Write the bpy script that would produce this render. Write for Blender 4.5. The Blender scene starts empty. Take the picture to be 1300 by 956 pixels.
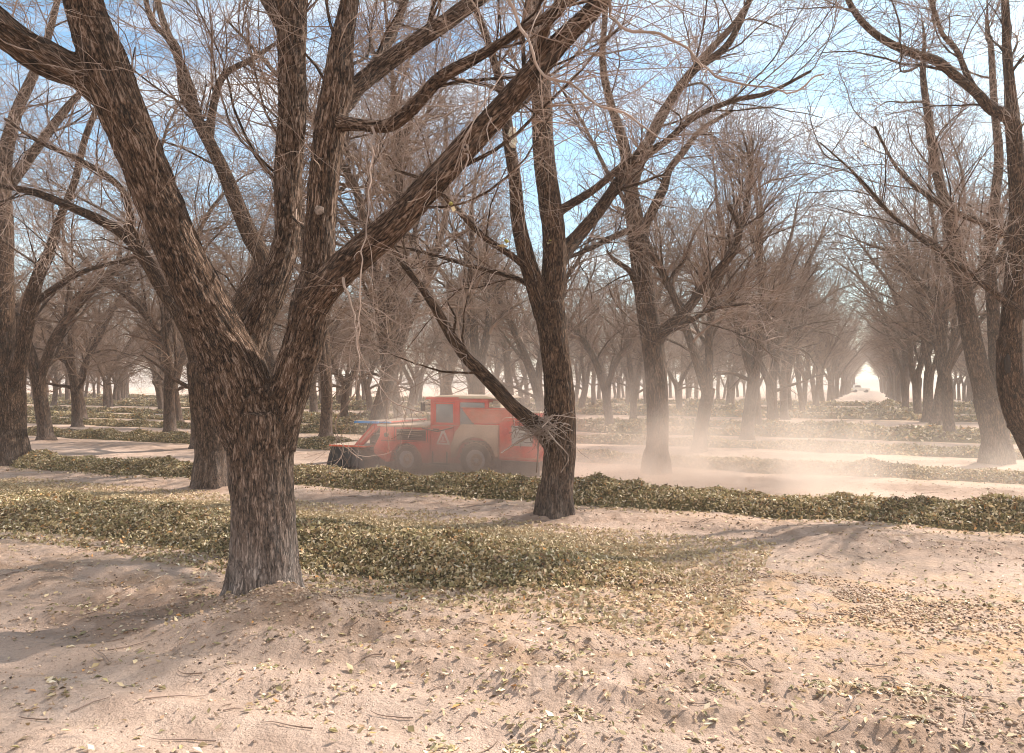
import bpy, bmesh, math, random
import numpy as np
from mathutils import Vector, Matrix

rng = np.random.default_rng(11)
random.seed(5)
scene = bpy.context.scene
COL = scene.collection

# ------------------------------------------------------------------ frame of the place
CAM_H = 2.3
F = 950.0                     # focal length in photo pixels, horizon at y = 488
AX = np.array([0.432, 0.902]) # direction the tree rows run (away down the aisle)
BX = np.array([0.902, -0.432])# direction the leaf windrows run (left to right)

def ST(s, t):
    return s * BX[0] + t * AX[0], s * BX[1] + t * AX[1]

def P(px, py, d):
    return ((px - 650) / F * d, d, CAM_H - (py - 488) / F * d)

# ------------------------------------------------------------------ noise
def _h(ix, iy, iz, seed):
    n = (ix.astype(np.uint32) * np.uint32(374761393) + iy.astype(np.uint32) * np.uint32(668265263)
         + iz.astype(np.uint32) * np.uint32(2147483647 & 1274126177) + np.uint32(seed * 7919 + 13))
    n = (n ^ (n >> np.uint32(13))) * np.uint32(1274126177)
    n = n ^ (n >> np.uint32(16))
    return (n & np.uint32(0xFFFFFF)).astype(np.float32) / 16777215.0

def vnoise(x, y, z=None, seed=0):
    x = np.asarray(x, np.float32); y = np.asarray(y, np.float32)
    z = np.zeros_like(x) if z is None else np.asarray(z, np.float32)
    xi, yi, zi = np.floor(x), np.floor(y), np.floor(z)
    fx, fy, fz = x - xi, y - yi, z - zi
    fx = fx * fx * (3 - 2 * fx); fy = fy * fy * (3 - 2 * fy); fz = fz * fz * (3 - 2 * fz)
    xi = xi.astype(np.int64); yi = yi.astype(np.int64); zi = zi.astype(np.int64)
    out = 0
    for dx in (0, 1):
        wx = fx if dx else 1 - fx
        for dy in (0, 1):
            wy = fy if dy else 1 - fy
            for dz in (0, 1):
                wz = fz if dz else 1 - fz
                out = out + wx * wy * wz * _h(xi + dx, yi + dy, zi + dz, seed)
    return out

def fbm(x, y, z=None, oct=4, seed=0, gain=0.5):
    a, s, tot = 1.0, 0, 0
    for o in range(oct):
        k = 2.03 ** o
        s = s + a * vnoise(x * k, y * k, None if z is None else z * k, seed + o)
        tot += a; a *= gain
    return s / tot

def smooth(a, b, x):
    t = np.clip((x - a) / (b - a), 0, 1)
    return t * t * (3 - 2 * t)

# ------------------------------------------------------------------ mesh helpers
def mesh_np(name, verts, faces_flat, counts, smooth_shade=False):
    me = bpy.data.meshes.new(name)
    nv, nf = len(verts), len(counts)
    me.vertices.add(nv)
    me.vertices.foreach_set('co', np.asarray(verts, np.float32).ravel())
    me.loops.add(len(faces_flat))
    me.loops.foreach_set('vertex_index', np.asarray(faces_flat, np.int32))
    me.polygons.add(nf)
    st = np.zeros(nf, np.int32); st[1:] = np.cumsum(counts)[:-1]
    me.polygons.foreach_set('loop_start', st)
    if smooth_shade:
        me.polygons.foreach_set('use_smooth', np.ones(nf, bool))
    me.update(calc_edges=True)
    return me

def attr_vec(me, name, data):
    a = me.attributes.new(name, 'FLOAT_VECTOR', 'POINT')
    a.data.foreach_set('vector', np.asarray(data, np.float32).ravel())

def attr_f(me, name, data):
    a = me.attributes.new(name, 'FLOAT', 'POINT')
    a.data.foreach_set('value', np.asarray(data, np.float32).ravel())

def attr_col(me, name, rgb, domain='POINT'):
    a = me.attributes.new(name, 'FLOAT_COLOR', domain)
    c = np.ones((len(rgb), 4), np.float32); c[:, :3] = rgb
    a.data.foreach_set('color', c.ravel())

def link(name, data, mat=None, parent=None):
    o = bpy.data.objects.new(name, data)
    COL.objects.link(o)
    if mat is not None:
        for m in (mat if isinstance(mat, (list, tuple)) else [mat]):
            o.data.materials.append(m)
    if parent is not None:
        o.parent = parent
    return o

def tag(o, label=None, cat=None, group=None, kind=None):
    if label: o['label'] = label
    if cat: o['category'] = cat
    if group: o['group'] = group
    if kind: o['kind'] = kind
    return o

def empty(name, loc, rz=0.0):
    o = bpy.data.objects.new(name, None)
    COL.objects.link(o)
    o.location = loc
    o.rotation_euler = (0, 0, rz)
    o.empty_display_size = 0.3
    return o

# ------------------------------------------------------------------ materials
def newmat(name):
    m = bpy.data.materials.new(name)
    m.use_nodes = True
    nt = m.node_tree
    return m, nt, nt.nodes['Principled BSDF']

def nd(nt, typ, **kw):
    n = nt.nodes.new(typ)
    for k, v in kw.items():
        if k.startswith('i_'):
            n.inputs[k[2:].replace('_', ' ')].default_value = v
        else:
            setattr(n, k, v)
    return n

def ramp(nt, stops, fac=None):
    r = nt.nodes.new('ShaderNodeValToRGB')
    el = r.color_ramp.elements
    while len(el) < len(stops): el.new(0.5)
    for e, (p, c) in zip(el, stops):
        e.position = p; e.color = (*c, 1)
    if fac is not None: nt.links.new(fac, r.inputs[0])
    return r

def mixc(nt, fac, a, b, mode='MIX'):
    m = nt.nodes.new('ShaderNodeMix'); m.data_type = 'RGBA'; m.blend_type = mode
    for idx, v in ((0, fac), (6, a), (7, b)):
        if isinstance(v, (int, float)): m.inputs[idx].default_value = v
        elif isinstance(v, tuple): m.inputs[idx].default_value = (*v, 1)
        else: nt.links.new(v, m.inputs[idx])
    return m.outputs[2]

def mathn(nt, op, a, b=None, c=None, clamp=False):
    m = nt.nodes.new('ShaderNodeMath'); m.operation = op; m.use_clamp = clamp
    for i, v in enumerate((a, b, c)):
        if v is None: continue
        if isinstance(v, (int, float)): m.inputs[i].default_value = v
        else: nt.links.new(v, m.inputs[i])
    return m.outputs[0]

def mat_simple(name, col, rough=0.6, metal=0.0, noise=0.15, scale=8.0, dust=0.0, bump=0.0):
    m, nt, b = newmat(name)
    tc = nd(nt, 'ShaderNodeTexCoord')
    n = nd(nt, 'ShaderNodeTexNoise', i_Scale=scale, i_Detail=6.0, i_Roughness=0.65)
    nt.links.new(tc.outputs['Object'], n.inputs['Vector'])
    c2 = tuple(max(0, c * (1 - noise * 2)) for c in col)
    c3 = tuple(min(1, c * (1 + noise)) for c in col)
    r = ramp(nt, [(0.3, c2), (0.55, col), (0.8, c3)], n.outputs['Fac'])
    out = r.outputs[0]
    if dust > 0:
        n2 = nd(nt, 'ShaderNodeTexNoise', i_Scale=scale * 0.35, i_Detail=8.0, i_Roughness=0.7)
        nt.links.new(tc.outputs['Object'], n2.inputs['Vector'])
        geo = nd(nt, 'ShaderNodeNewGeometry')
        sep = nd(nt, 'ShaderNodeSeparateXYZ'); nt.links.new(geo.outputs['Normal'], sep.inputs[0])
        up = mathn(nt, 'MULTIPLY', sep.outputs[2], 0.5)
        f = mathn(nt, 'ADD', mathn(nt, 'SUBTRACT', n2.outputs['Fac'], 0.62 - dust * 0.45), up)
        f = mathn(nt, 'MULTIPLY', f, 2.6, clamp=True)
        out = mixc(nt, f, out, (0.52, 0.40, 0.30))
    nt.links.new(out, b.inputs['Base Color'])
    b.inputs['Roughness'].default_value = rough
    b.inputs['Metallic'].default_value = metal
    if bump:
        bn = nd(nt, 'ShaderNodeBump', i_Strength=bump, i_Distance=0.02)
        nt.links.new(n.outputs['Fac'], bn.inputs['Height'])
        nt.links.new(bn.outputs[0], b.inputs['Normal'])
    return m

def mat_bark(name, dark, mid, lite, pale_base=0.5):
    m, nt, b = newmat(name)
    at = nd(nt, 'ShaderNodeAttribute', attribute_name='bark')
    mp = nd(nt, 'ShaderNodeMapping'); mp.inputs['Scale'].default_value = (1, 1, 0.13)
    nt.links.new(at.outputs['Vector'], mp.inputs['Vector'])
    n0 = nd(nt, 'ShaderNodeTexNoise', i_Scale=5.0, i_Detail=3.0)
    nt.links.new(at.outputs['Vector'], n0.inputs['Vector'])
    warp = nd(nt, 'ShaderNodeVectorMath', operation='MULTIPLY_ADD')
    nt.links.new(n0.outputs['Color'], warp.inputs[0]); warp.inputs[1].default_value = (0.05, 0.05, 0.02)
    nt.links.new(mp.outputs[0], warp.inputs[2])
    def ridged(scale, det, vec):
        q = nd(nt, 'ShaderNodeTexNoise', i_Scale=scale, i_Detail=det, i_Roughness=0.6)
        nt.links.new(vec, q.inputs['Vector'])
        return mathn(nt, 'ABSOLUTE', mathn(nt, 'MULTIPLY_ADD', q.outputs['Fac'], 2.0, -1.0))
    r1 = mathn(nt, 'MULTIPLY', ridged(19.0, 4.0, warp.outputs[0]), 8.0, clamp=True)
    mpb = nd(nt, 'ShaderNodeMapping'); mpb.inputs['Scale'].default_value = (1, 1, 0.42); mpb.inputs['Rotation'].default_value = (0.12, 0.08, 0.3)
    nt.links.new(warp.outputs[0], mpb.inputs['Vector'])
    nt.links.new(at.outputs['Vector'], mpb.inputs['Vector'])
    rb_ = mathn(nt, 'MULTIPLY', ridged(14.0, 6.0, mpb.outputs[0]), 6.0, clamp=True)
    mk = mathn(nt, 'MULTIPLY', mathn(nt, 'SUBTRACT', n0.outputs['Fac'], 0.46), 6.0, clamp=True)
    r1 = mathn(nt, 'ADD', mathn(nt, 'MULTIPLY', r1, mathn(nt, 'SUBTRACT', 1.0, mk)), mathn(nt, 'MULTIPLY', rb_, mk))
    r2 = mathn(nt, 'MULTIPLY', ridged(46.0, 4.0, warp.outputs[0]), 6.0, clamp=True)
    mpf = nd(nt, 'ShaderNodeMapping'); mpf.inputs['Scale'].default_value = (1, 1, 0.4)
    nt.links.new(at.outputs['Vector'], mpf.inputs['Vector'])
    n1 = nd(nt, 'ShaderNodeTexNoise', i_Scale=60.0, i_Detail=8.0, i_Roughness=0.7)
    nt.links.new(mpf.outputs[0], n1.inputs['Vector'])
    h = mathn(nt, 'ADD', mathn(nt, 'MULTIPLY', r1, 0.36), mathn(nt, 'ADD', mathn(nt, 'MULTIPLY', r2, 0.26), mathn(nt, 'MULTIPLY', n1.outputs['Fac'], 0.42)))
    r = ramp(nt, [(0.36, dark), (0.72, mid), (0.95, lite)], h)
    # patches along the trunk: lichen-pale flakes and dark stains
    n2 = nd(nt, 'ShaderNodeTexNoise', i_Scale=5.0, i_Detail=9.0, i_Roughness=0.72)
    mp2 = nd(nt, 'ShaderNodeMapping'); mp2.inputs['Scale'].default_value = (1, 1, 0.45)
    nt.links.new(at.outputs['Vector'], mp2.inputs['Vector']); nt.links.new(mp2.outputs[0], n2.inputs['Vector'])
    fl = mathn(nt, 'MULTIPLY', mathn(nt, 'SUBTRACT', n2.outputs['Fac'], 0.55), 3.0, clamp=True)
    col = mixc(nt, mathn(nt, 'MULTIPLY', fl, 0.55), r.outputs[0], (0.30, 0.25, 0.22))
    st = mathn(nt, 'MULTIPLY', mathn(nt, 'SUBTRACT', 0.42, n2.outputs['Fac']), 5.0, clamp=True)
    col = mixc(nt, mathn(nt, 'MULTIPLY', st, 0.6), col, tuple(c * 0.6 for c in dark))
    # soil and lime dust low on the trunk
    geo = nd(nt, 'ShaderNodeTexCoord')
    sep = nd(nt, 'ShaderNodeSeparateXYZ'); nt.links.new(geo.outputs['Object'], sep.inputs[0])
    low = mathn(nt, 'SUBTRACT', 1.0, mathn(nt, 'MULTIPLY', sep.outputs[2], 0.5), clamp=True)
    low = mathn(nt, 'MULTIPLY', mathn(nt, 'POWER', low, 1.6), mathn(nt, 'MULTIPLY', mathn(nt, 'MULTIPLY', h, mathn(nt, 'MULTIPLY', mathn(nt, 'SUBTRACT', n2.outputs['Fac'], 0.25), 2.4, clamp=True)), pale_base), clamp=True)
    col = mixc(nt, low, col, (0.46, 0.40, 0.37))
    nt.links.new(col, b.inputs['Base Color'])
    b.inputs['Roughness'].default_value = 0.9
    b.inputs['Specular IOR Level'].default_value = 0.2
    bn = nd(nt, 'ShaderNodeBump', i_Strength=1.0, i_Distance=0.045)
    nt.links.new(h, bn.inputs['Height']); nt.links.new(bn.outputs[0], b.inputs['Normal'])
    return m

def mat_twig(name, a, bcol):
    m, nt, b = newmat(name)
    geo = nd(nt, 'ShaderNodeNewGeometry')
    n = nd(nt, 'ShaderNodeTexNoise', i_Scale=1.7, i_Detail=4.0)
    nt.links.new(geo.outputs['Position'], n.inputs['Vector'])
    r = ramp(nt, [(0.35, a), (0.65, bcol)], n.outputs['Fac'])
    nt.links.new(r.outputs[0], b.inputs['Base Color'])
    b.inputs['Roughness'].default_value = 0.75
    b.inputs['Specular IOR Level'].default_value = 0.3
    return m

def mat_attrcol(name, rough=0.7, transl=0.0):
    m, nt, b = newmat(name)
    at = nd(nt, 'ShaderNodeAttribute', attribute_name='col')
    nt.links.new(at.outputs['Color'], b.inputs['Base Color'])
    b.inputs['Roughness'].default_value = rough
    b.inputs['Specular IOR Level'].default_value = 0.35
    if transl > 0:
        tr = nd(nt, 'ShaderNodeBsdfTranslucent'); nt.links.new(at.outputs['Color'], tr.inputs['Color'])
        mx = nd(nt, 'ShaderNodeMixShader'); mx.inputs[0].default_value = transl
        nt.links.new(b.outputs[0], mx.inputs[1]); nt.links.new(tr.outputs[0], mx.inputs[2])
        nt.links.new(mx.outputs[0], nt.nodes['Material Output'].inputs['Surface'])
    return m

M_BARK = mat_bark('bark_near', (0.012, 0.008, 0.006), (0.140, 0.082, 0.052), (0.38, 0.285, 0.23), 1.4)
M_BARK2 = mat_bark('bark_brown', (0.012, 0.008, 0.006), (0.105, 0.058, 0.034), (0.29, 0.19, 0.13), 0.5)
M_TWIG = mat_twig('twig_near', (0.16, 0.105, 0.076), (0.40, 0.30, 0.245))
M_TWIGF = mat_twig('twig_far', (0.120, 0.070, 0.046), (0.255, 0.165, 0.112))
M_LEAF = mat_attrcol('dry_leaves', 0.6, 0.18)
M_BIT = mat_attrcol('soil_bits', 0.9)

# ------------------------------------------------------------------ tubes
def tubes(Pts, R, sides, seed_off=0.0):
    """Pts (M,n,3), R (M,n) -> verts, faces, counts, bark coords"""
    M, n, _ = Pts.shape
    T = np.gradient(Pts, axis=1)
    T /= np.linalg.norm(T, axis=2, keepdims=True) + 1e-9
    mean = T.mean(axis=1); 
    ref = np.where(np.abs(mean[:, 2:3]) > 0.75, np.array([[1., 0., 0.]]), np.array([[0., 0., 1.]]))
    Nn = np.cross(T, ref[:, None, :]); Nn /= np.linalg.norm(Nn, axis=2, keepdims=True) + 1e-9
    Bn = np.cross(T, Nn)
    a = np.arange(sides) / sides * 2 * np.pi
    ca, sa = np.cos(a), np.sin(a)
    off = (Nn[:, :, None, :] * ca[None, None, :, None] + Bn[:, :, None, :] * sa[None, None, :, None])
    V = Pts[:, :, None, :] + off * R[:, :, None, None]
    seg = np.linalg.norm(np.diff(Pts, axis=1), axis=2)
    L = np.concatenate([np.zeros((M, 1)), np.cumsum(seg, 1)], 1)
    bk = np.zeros((M, n, sides, 3))
    bk[..., 0] = R[:, :, None] * ca; bk[..., 1] = R[:, :, None] * sa
    bk[..., 2] = (L + np.arange(M)[:, None] * 3.7 + seed_off)[:, :, None]
    base = (np.arange(M) * n * sides)[:, None, None]
    i = np.arange(n - 1)[None, :, None]; j = np.arange(sides)[None, None, :]; j2 = (j + 1) % sides
    q = np.stack([base + i * sides + j, base + i * sides + j2, base + (i + 1) * sides + j2, base + (i + 1) * sides + j], -1)
    return V.reshape(-1, 3), q.reshape(-1), np.full(M * (n - 1) * sides, 4, np.int32), bk.reshape(-1, 3)

def join_parts(parts):
    vs, fs, cs, bs, o = [], [], [], [], 0
    for v, f, c, b in parts:
        vs.append(v); fs.append(f + o); cs.append(c); bs.append(b); o += len(v)
    return np.concatenate(vs), np.concatenate(fs), np.concatenate(cs), np.concatenate(bs)

def tube_mesh(name, groups):
    parts = [tubes(p, r, s, k * 11.3) for k, (p, r, s) in enumerate(groups) if len(p)]
    v, f, c, b = join_parts(parts)
    me = mesh_np(name, v, f, c, True)
    attr_vec(me, 'bark', b)
    return me

def catmull(pts, m):
    """pts (k,>=3) control rows -> m rows, resampled"""
    p = np.asarray(pts, float)
    pp = np.vstack([2 * p[0] - p[1], p, 2 * p[-1] - p[-2]])
    k = len(p)
    u = np.linspace(0, k - 1 - 1e-6, m); i = u.astype(int); f = (u - i)[:, None]
    p0, p1, p2, p3 = pp[i], pp[i + 1], pp[i + 2], pp[i + 3]
    return 0.5 * ((2 * p1) + (-p0 + p2) * f + (2 * p0 - 5 * p1 + 4 * p2 - p3) * f ** 2 + (-p0 + 3 * p1 - 3 * p2 + p3) * f ** 3)

def grow(start, dirs, L, r0, r1, n, wander, up, g, droop=0.0):
    """vectorised branch growth: start (N,3), dirs (N,3), L (N,), r0, r1 (N,)"""
    N = len(start)
    pts = np.zeros((N, n, 3)); pts[:, 0] = start
    d = dirs / (np.linalg.norm(dirs, axis=1, keepdims=True) + 1e-9)
    curl = g.normal(0, wander * 0.6, (N, 3))
    for k in range(1, n):
        d = d + curl + g.normal(0, wander, (N, 3))
        d[:, 2] += up
        d /= np.linalg.norm(d, axis=1, keepdims=True) + 1e-9
        pts[:, k] = pts[:, k - 1] + d * (L / (n - 1))[:, None]
    t = np.linspace(0, 1, n)[None]
    R = r0[:, None] * (1 - t) ** 0.85 + r1[:, None] * (1 - (1 - t) ** 0.85)
    return pts, R

def spawn(Pp, Rp, g, per_m, t0, ang, L, lv, ratio, rmin, n, wander, up, minz=None, rmaxp=None, tip=0.35, cap=9.0):
    M, k, _ = Pp.shape
    seg = np.linalg.norm(np.diff(Pp, axis=1), axis=2).sum(1)
    cnt = g.poisson(seg * per_m * (1 - t0))
    idx = np.repeat(np.arange(M), cnt)
    N = len(idx)
    t = t0 + (1 - t0) * g.random(N) ** 0.85
    u = t * (k - 1) - 1e-6; i = np.clip(u.astype(int), 0, k - 2); f = (u - i)[:, None]
    pos = Pp[idx, i] * (1 - f) + Pp[idx, i + 1] * f
    tan = Pp[idx, i + 1] - Pp[idx, i]; tan /= np.linalg.norm(tan, axis=1, keepdims=True) + 1e-9
    rad = (Rp[idx, i] * (1 - f[:, 0]) + Rp[idx, i + 1] * f[:, 0])
    keep = np.ones(N, bool)
    if minz is not None: keep &= pos[:, 2] > minz
    if rmaxp is not None: keep &= rad < rmaxp
    pos, tan, rad, t, idx = pos[keep], tan[keep], rad[keep], t[keep], idx[keep]
    N = len(pos)
    rv = g.normal(0, 1, (N, 3)); perp = np.cross(tan, rv); perp /= np.linalg.norm(perp, axis=1, keepdims=True) + 1e-9
    a = ang * (0.65 + 0.7 * g.random(N))[:, None]
    d = tan * np.cos(a) + perp * np.sin(a)
    LL = L * (1 - lv + 2 * lv * g.random(N)) * (1 - tip * t)
    LL = np.minimum(LL, seg[idx] * 0.9)
    r0 = np.maximum(rad * ratio * (0.7 + 0.5 * g.random(N)), rmin)
    r0 = np.minimum(r0, np.maximum(rad * 0.9, rmin * 0.6))
    r0 = np.minimum(r0, cap * (0.6 + 0.4 * g.random(N)))
    return grow(pos, d, LL, r0, np.maximum(r0 * 0.28, rmin * 0.55), n, wander, up, g)

def cat_tubes(*prs):
    """stack groups with different n by resampling to the same n"""
    n = max(p.shape[1] for p, r in prs)
    P_, R_ = [], []
    for p, r in prs:
        if p.shape[1] != n:
            u = np.linspace(0, p.shape[1] - 1 - 1e-6, n); i = u.astype(int); f = u - i
            p = p[:, i] * (1 - f)[None, :, None] + p[:, i + 1] * f[None, :, None]
            r = r[:, i] * (1 - f)[None] + r[:, i + 1] * f[None]
        P_.append(p); R_.append(r)
    return np.concatenate(P_), np.concatenate(R_)

# ------------------------------------------------------------------ ground shape
TREE_T0, TREE_DT = 5.6, 6.6
ROW_S0, ROW_DS = -5.05, 8.25

def ground_h(x, y):
    x = np.asarray(x, np.float32); y = np.asarray(y, np.float32)
    s = x * BX[0] + y * BX[1]; t = x * AX[0] + y * AX[1]
    dist = np.hypot(x, y)
    fade = 1 - smooth(25, 90, dist)
    h = (fbm(x * 0.16 + 9, y * 0.16, oct=3, seed=3) - 0.5) * 0.14 * fade
    # shallow ridges of loose soil beside every cross row of trees
    ph = ((t - TREE_T0) / TREE_DT)
    w = ph - np.round(ph)
    band = np.exp(-((w - 0.02) / 0.13) ** 2)
    rough = (0.25 + band) * fade
    h = h + band * 0.05 * fade + rough * (fbm(x * 1.5, y * 2.2, oct=4, seed=21) - 0.5) * 0.13
    h = h + (0.25 + rough) * (fbm(x * 7.0, y * 9.0, oct=3, seed=31) - 0.5) * 0.055 * (1 - smooth(12, 30, dist))
    # vehicle tracks crossing the foreground
    tr = np.sin((t - 0.09 * s + 0.25 * (fbm(s * 0.3, t * 0.1, oct=2, seed=8) - 0.5)) * 9.5)
    h = h + 0.028 * tr * (1 - smooth(5.6, 6.4, t)) * smooth(-0.5, 1.5, t)
    # soil heaped round the foot of the front tree
    for (cx, cy, a, rad) in MOUNDS:
        dd = np.hypot((x - cx) * 0.9, (y - cy) * 1.15)
        h = h + a * np.exp(-(dd / rad) ** 2) * (1 + 0.5 * (fbm(x * 3, y * 3, oct=2, seed=5) - 0.5))
    return h

def px_ground(px, py):
    d = F * CAM_H / (py - 488.0)
    return ((px - 650) / F * d, d)

MAIN_XY = px_ground(335, 768)
T2_XY = px_ground(704, 657)
T3_XY = px_ground(833, 603)
L1_XY = px_ground(272, 621)
LE_XY = px_ground(8, 592)
R2_XY = px_ground(1266, 590)
RE_XY = (11.0, 15.0)
MOUNDS = [(MAIN_XY[0] + 0.34, MAIN_XY[1] - 0.44, 0.27, 0.62), (MAIN_XY[0] - 1.1, MAIN_XY[1] - 0.2, 0.05, 0.8),
          (T2_XY[0] - .1, T2_XY[1] + .1, 0.05, 0.7), (T3_XY[0] - 0.3, T3_XY[1], 0.08, 0.9), (L1_XY[0] + .3, L1_XY[1], 0.08, 0.8),
          (MAIN_XY[0] - 3.6, MAIN_XY[1] + 0.1, 0.06, 0.7)]

def gz(x, y):
    return float(ground_h(np.array([x]), np.array([y]))[0])

def build_ground():
    front = np.radians(np.linspace(-42, 42, 800))
    rest = np.radians(np.linspace(42, 318, 110))[1:-1]
    az = np.concatenate([front, rest])
    rr = np.geomspace(0.8, 900, 900)
    A_, R_ = np.meshgrid(az, rr)
    x = np.sin(A_) * R_; y = np.cos(A_) * R_
    z = ground_h(x.ravel(), y.ravel())
    nr, na = x.shape
    v = np.stack([x.ravel(), y.ravel(), z], 1)
    v = np.vstack([v, [[0, 0, gz(0, 0)]]])
    i = np.arange(nr - 1)[:, None]; j = np.arange(na)[None, :]; j2 = (j + 1) % na
    q = np.stack([i * na + j, i * na + j2, (i + 1) * na + j2, (i + 1) * na + j], -1).reshape(-1, 4)[:, ::-1]
    tri = np.stack([np.full(na, nr * na), j2[0], j[0]], 1)[:, ::-1]
    me = mesh_np('ground', v, np.concatenate([q.ravel(), tri.ravel()]), np.concatenate([np.full(len(q), 4), np.full(na, 3)]).astype(np.int32), True)
    s = v[:, 0] * BX[0] + v[:, 1] * BX[1]; t = v[:, 0] * AX[0] + v[:, 1] * AX[1]
    lit = np.zeros(len(v))
    for (tw, hw) in [(w_[0], w_[1]) for w_ in WINDROWS]:
        lit = np.maximum(lit, np.exp(-((t - tw) / (hw * 1.7)) ** 2))
    attr_f(me, 'litter', lit)
    ph = (t - TREE_T0) / TREE_DT; w = ph - np.round(ph)
    rg = np.exp(-(w / 0.14) ** 2)
    for (cx, cy, a_, rad) in MOUNDS:
        rg = np.maximum(rg, 2.2 * np.exp(-(np.hypot(v[:, 0] - cx, v[:, 1] - cy) / (rad * 1.1)) ** 2))
    attr_f(me, 'rough', rg)
    m, nt, b = newmat('orchard_soil')
    geo = nd(nt, 'ShaderNodeNewGeometry')
    la = nd(nt, 'ShaderNodeAttribute', attribute_name='litter'); ra = nd(nt, 'ShaderNodeAttribute', attribute_name='rough')
    def N(scale, det=6.0, ro=0.6, sy=1.0):
        mp = nd(nt, 'ShaderNodeMapping'); mp.inputs['Scale'].default_value = (1, sy, 1)
        mp.inputs['Rotation'].default_value = (0, 0, math.radians(25.6))
        nt.links.new(geo.outputs['Position'], mp.inputs['Vector'])
        n = nd(nt, 'ShaderNodeTexNoise', i_Scale=scale, i_Detail=det, i_Roughness=ro)
        nt.links.new(mp.outputs[0], n.inputs['Vector']); return n.outputs['Fac']
    big, mid, fine, streak = N(0.35, 5.0, 0.6, 2.0), N(2.6, 8.0, 0.65), N(38.0, 6.0, 0.7), N(0.9, 6.0, 0.6, 5.0)
    base = ramp(nt, [(0.32, (0.42, 0.295, 0.225)), (0.5, (0.57, 0.42, 0.335)), (0.68, (0.70, 0.545, 0.45))], mathn(nt, 'ADD', mathn(nt, 'MULTIPLY', big, 0.5), mathn(nt, 'MULTIPLY', mid, 0.5)))
    col = base.outputs[0]
    sk = mathn(nt, 'MULTIPLY', mathn(nt, 'SUBTRACT', streak, 0.5), 2.5, clamp=True)
    col = mixc(nt, mathn(nt, 'MULTIPLY', sk, 0.6), col, (0.40, 0.29, 0.215))
    rf = mathn(nt, 'MULTIPLY', mathn(nt, 'MULTIPLY', ra.outputs['Fac'], mathn(nt, 'SUBTRACT', mid, 0.38)), 5.0, clamp=True)
    col = mixc(nt, mathn(nt, 'MULTIPLY', rf, 0.75), col, (0.30, 0.20, 0.145))
    lf = mathn(nt, 'MULTIPLY', mathn(nt, 'MULTIPLY', la.outputs['Fac'], mathn(nt, 'SUBTRACT', mid, 0.42)), 7.0, clamp=True)
    col = mixc(nt, mathn(nt, 'MULTIPLY', lf, 0.5), col, (0.58, 0.33, 0.13))
    sp = mathn(nt, 'MULTIPLY', mathn(nt, 'SUBTRACT', fine, 0.54), 9.0, clamp=True)
    col = mixc(nt, mathn(nt, 'MULTIPLY', sp, 0.45), col, (0.27, 0.19, 0.14))
    nt.links.new(col, b.inputs['Base Color'])
    b.inputs['Roughness'].default_value = 0.95
    b.inputs['Specular IOR Level'].default_value = 0.1
    hsum = mathn(nt, 'ADD', mathn(nt, 'MULTIPLY', fine, 0.5), mathn(nt, 'MULTIPLY', N(9.0, 6.0, 0.7), 1.2))
    bn = nd(nt, 'ShaderNodeBump', i_Strength=1.0, i_Distance=0.06)
    nt.links.new(hsum, bn.inputs['Height']); nt.links.new(bn.outputs[0], b.inputs['Normal'])
    o = link('ground', me, m)
    tag(o, kind='structure')

# ------------------------------------------------------------------ windrows of raked leaves
# (t centre, half width, height, s from, s to, leaves per m2, leaf size)
WINDROWS = [(8.35, 1.15, 0.36, -19.0, -1.2, 3500, 0.062),
            (14.45, 0.78, 0.39, -40.0, 16.0, 1900, 0.068),
            (21.4, 0.75, 0.34, -62.0, 26.0, 950, 0.08),
            (28.3, 0.75, 0.34, -75.0, 38.0, 470, 0.105),
            (34.8, 0.75, 0.34, -80.0, 48.0, 150, 0.19),
            (41.6, 0.75, 0.34, -90.0, 56.0, 110, 0.22),
            (54.6, 1.00, 0.45, -110.0, 75.0, 70, 0.28),
            (68.0, 1.00, 0.45, -130.0, 95.0, 45, 0.34),
            (88.0, 1.10, 0.50, -160.0, 120.0, 28, 0.45)]
WLAB = ['broad leaf heap spread behind the big front tree, ending in the foreground at right',
        'long low bank of raked leaves running across in front of the red machine',
        'dusty bank of raked leaves just behind the red machine',
        'second bank of raked leaves behind the red machine, crossing the aisle',
        'third bank of raked leaves behind the red machine, crossing the aisle',
        'fourth bank of raked leaves behind the red machine, small in the distance',
        'fifth bank of raked leaves behind the red machine, hazy and small',
        'sixth bank of raked leaves behind the red machine, pale in haze',
        'farthest faint line of raked leaves before the end of the aisle']

def wind_profile(k, s, t):
    tw, hw, hh, s0, s1 = WINDROWS[k][:5]
    wob = 1.5 * (fbm(s * 0.7 + k * 7, t * 0 + k, oct=4, seed=40 + k) - 0.5)
    amp = 0.70 + 1.3 * (fbm(s * 1.1, t * 1.6 + k * 3, oct=4, seed=60 + k) - 0.4)
    if k == 0:
        end = 1 - smooth(-5.2, s1, s - 0.35 * (t - 8.3))
        tf = t - 0.35 * wob
        front = smooth(7.0 + 1.3 * smooth(-4.5, -1, s), 8.0 + .9 * smooth(-4.5, -1, s), tf)
        back = 1 - 0.80 * smooth(8.3, 9.5, tf)
        back = back * (1 - smooth(9.8, 11.2, tf))
        return hh * amp * front * back * end
    if k == 1: t = t - 0.055 * s
    u = (t - tw - 0.5 * wob) / hw
    prof = np.clip(1 - u * u, 0, 1) ** 1.05
    e = smooth(s0, s0 + 1.5, s) * (1 - smooth(s1 - 1.5, s1, s))
    return hh * amp * prof * e

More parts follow.
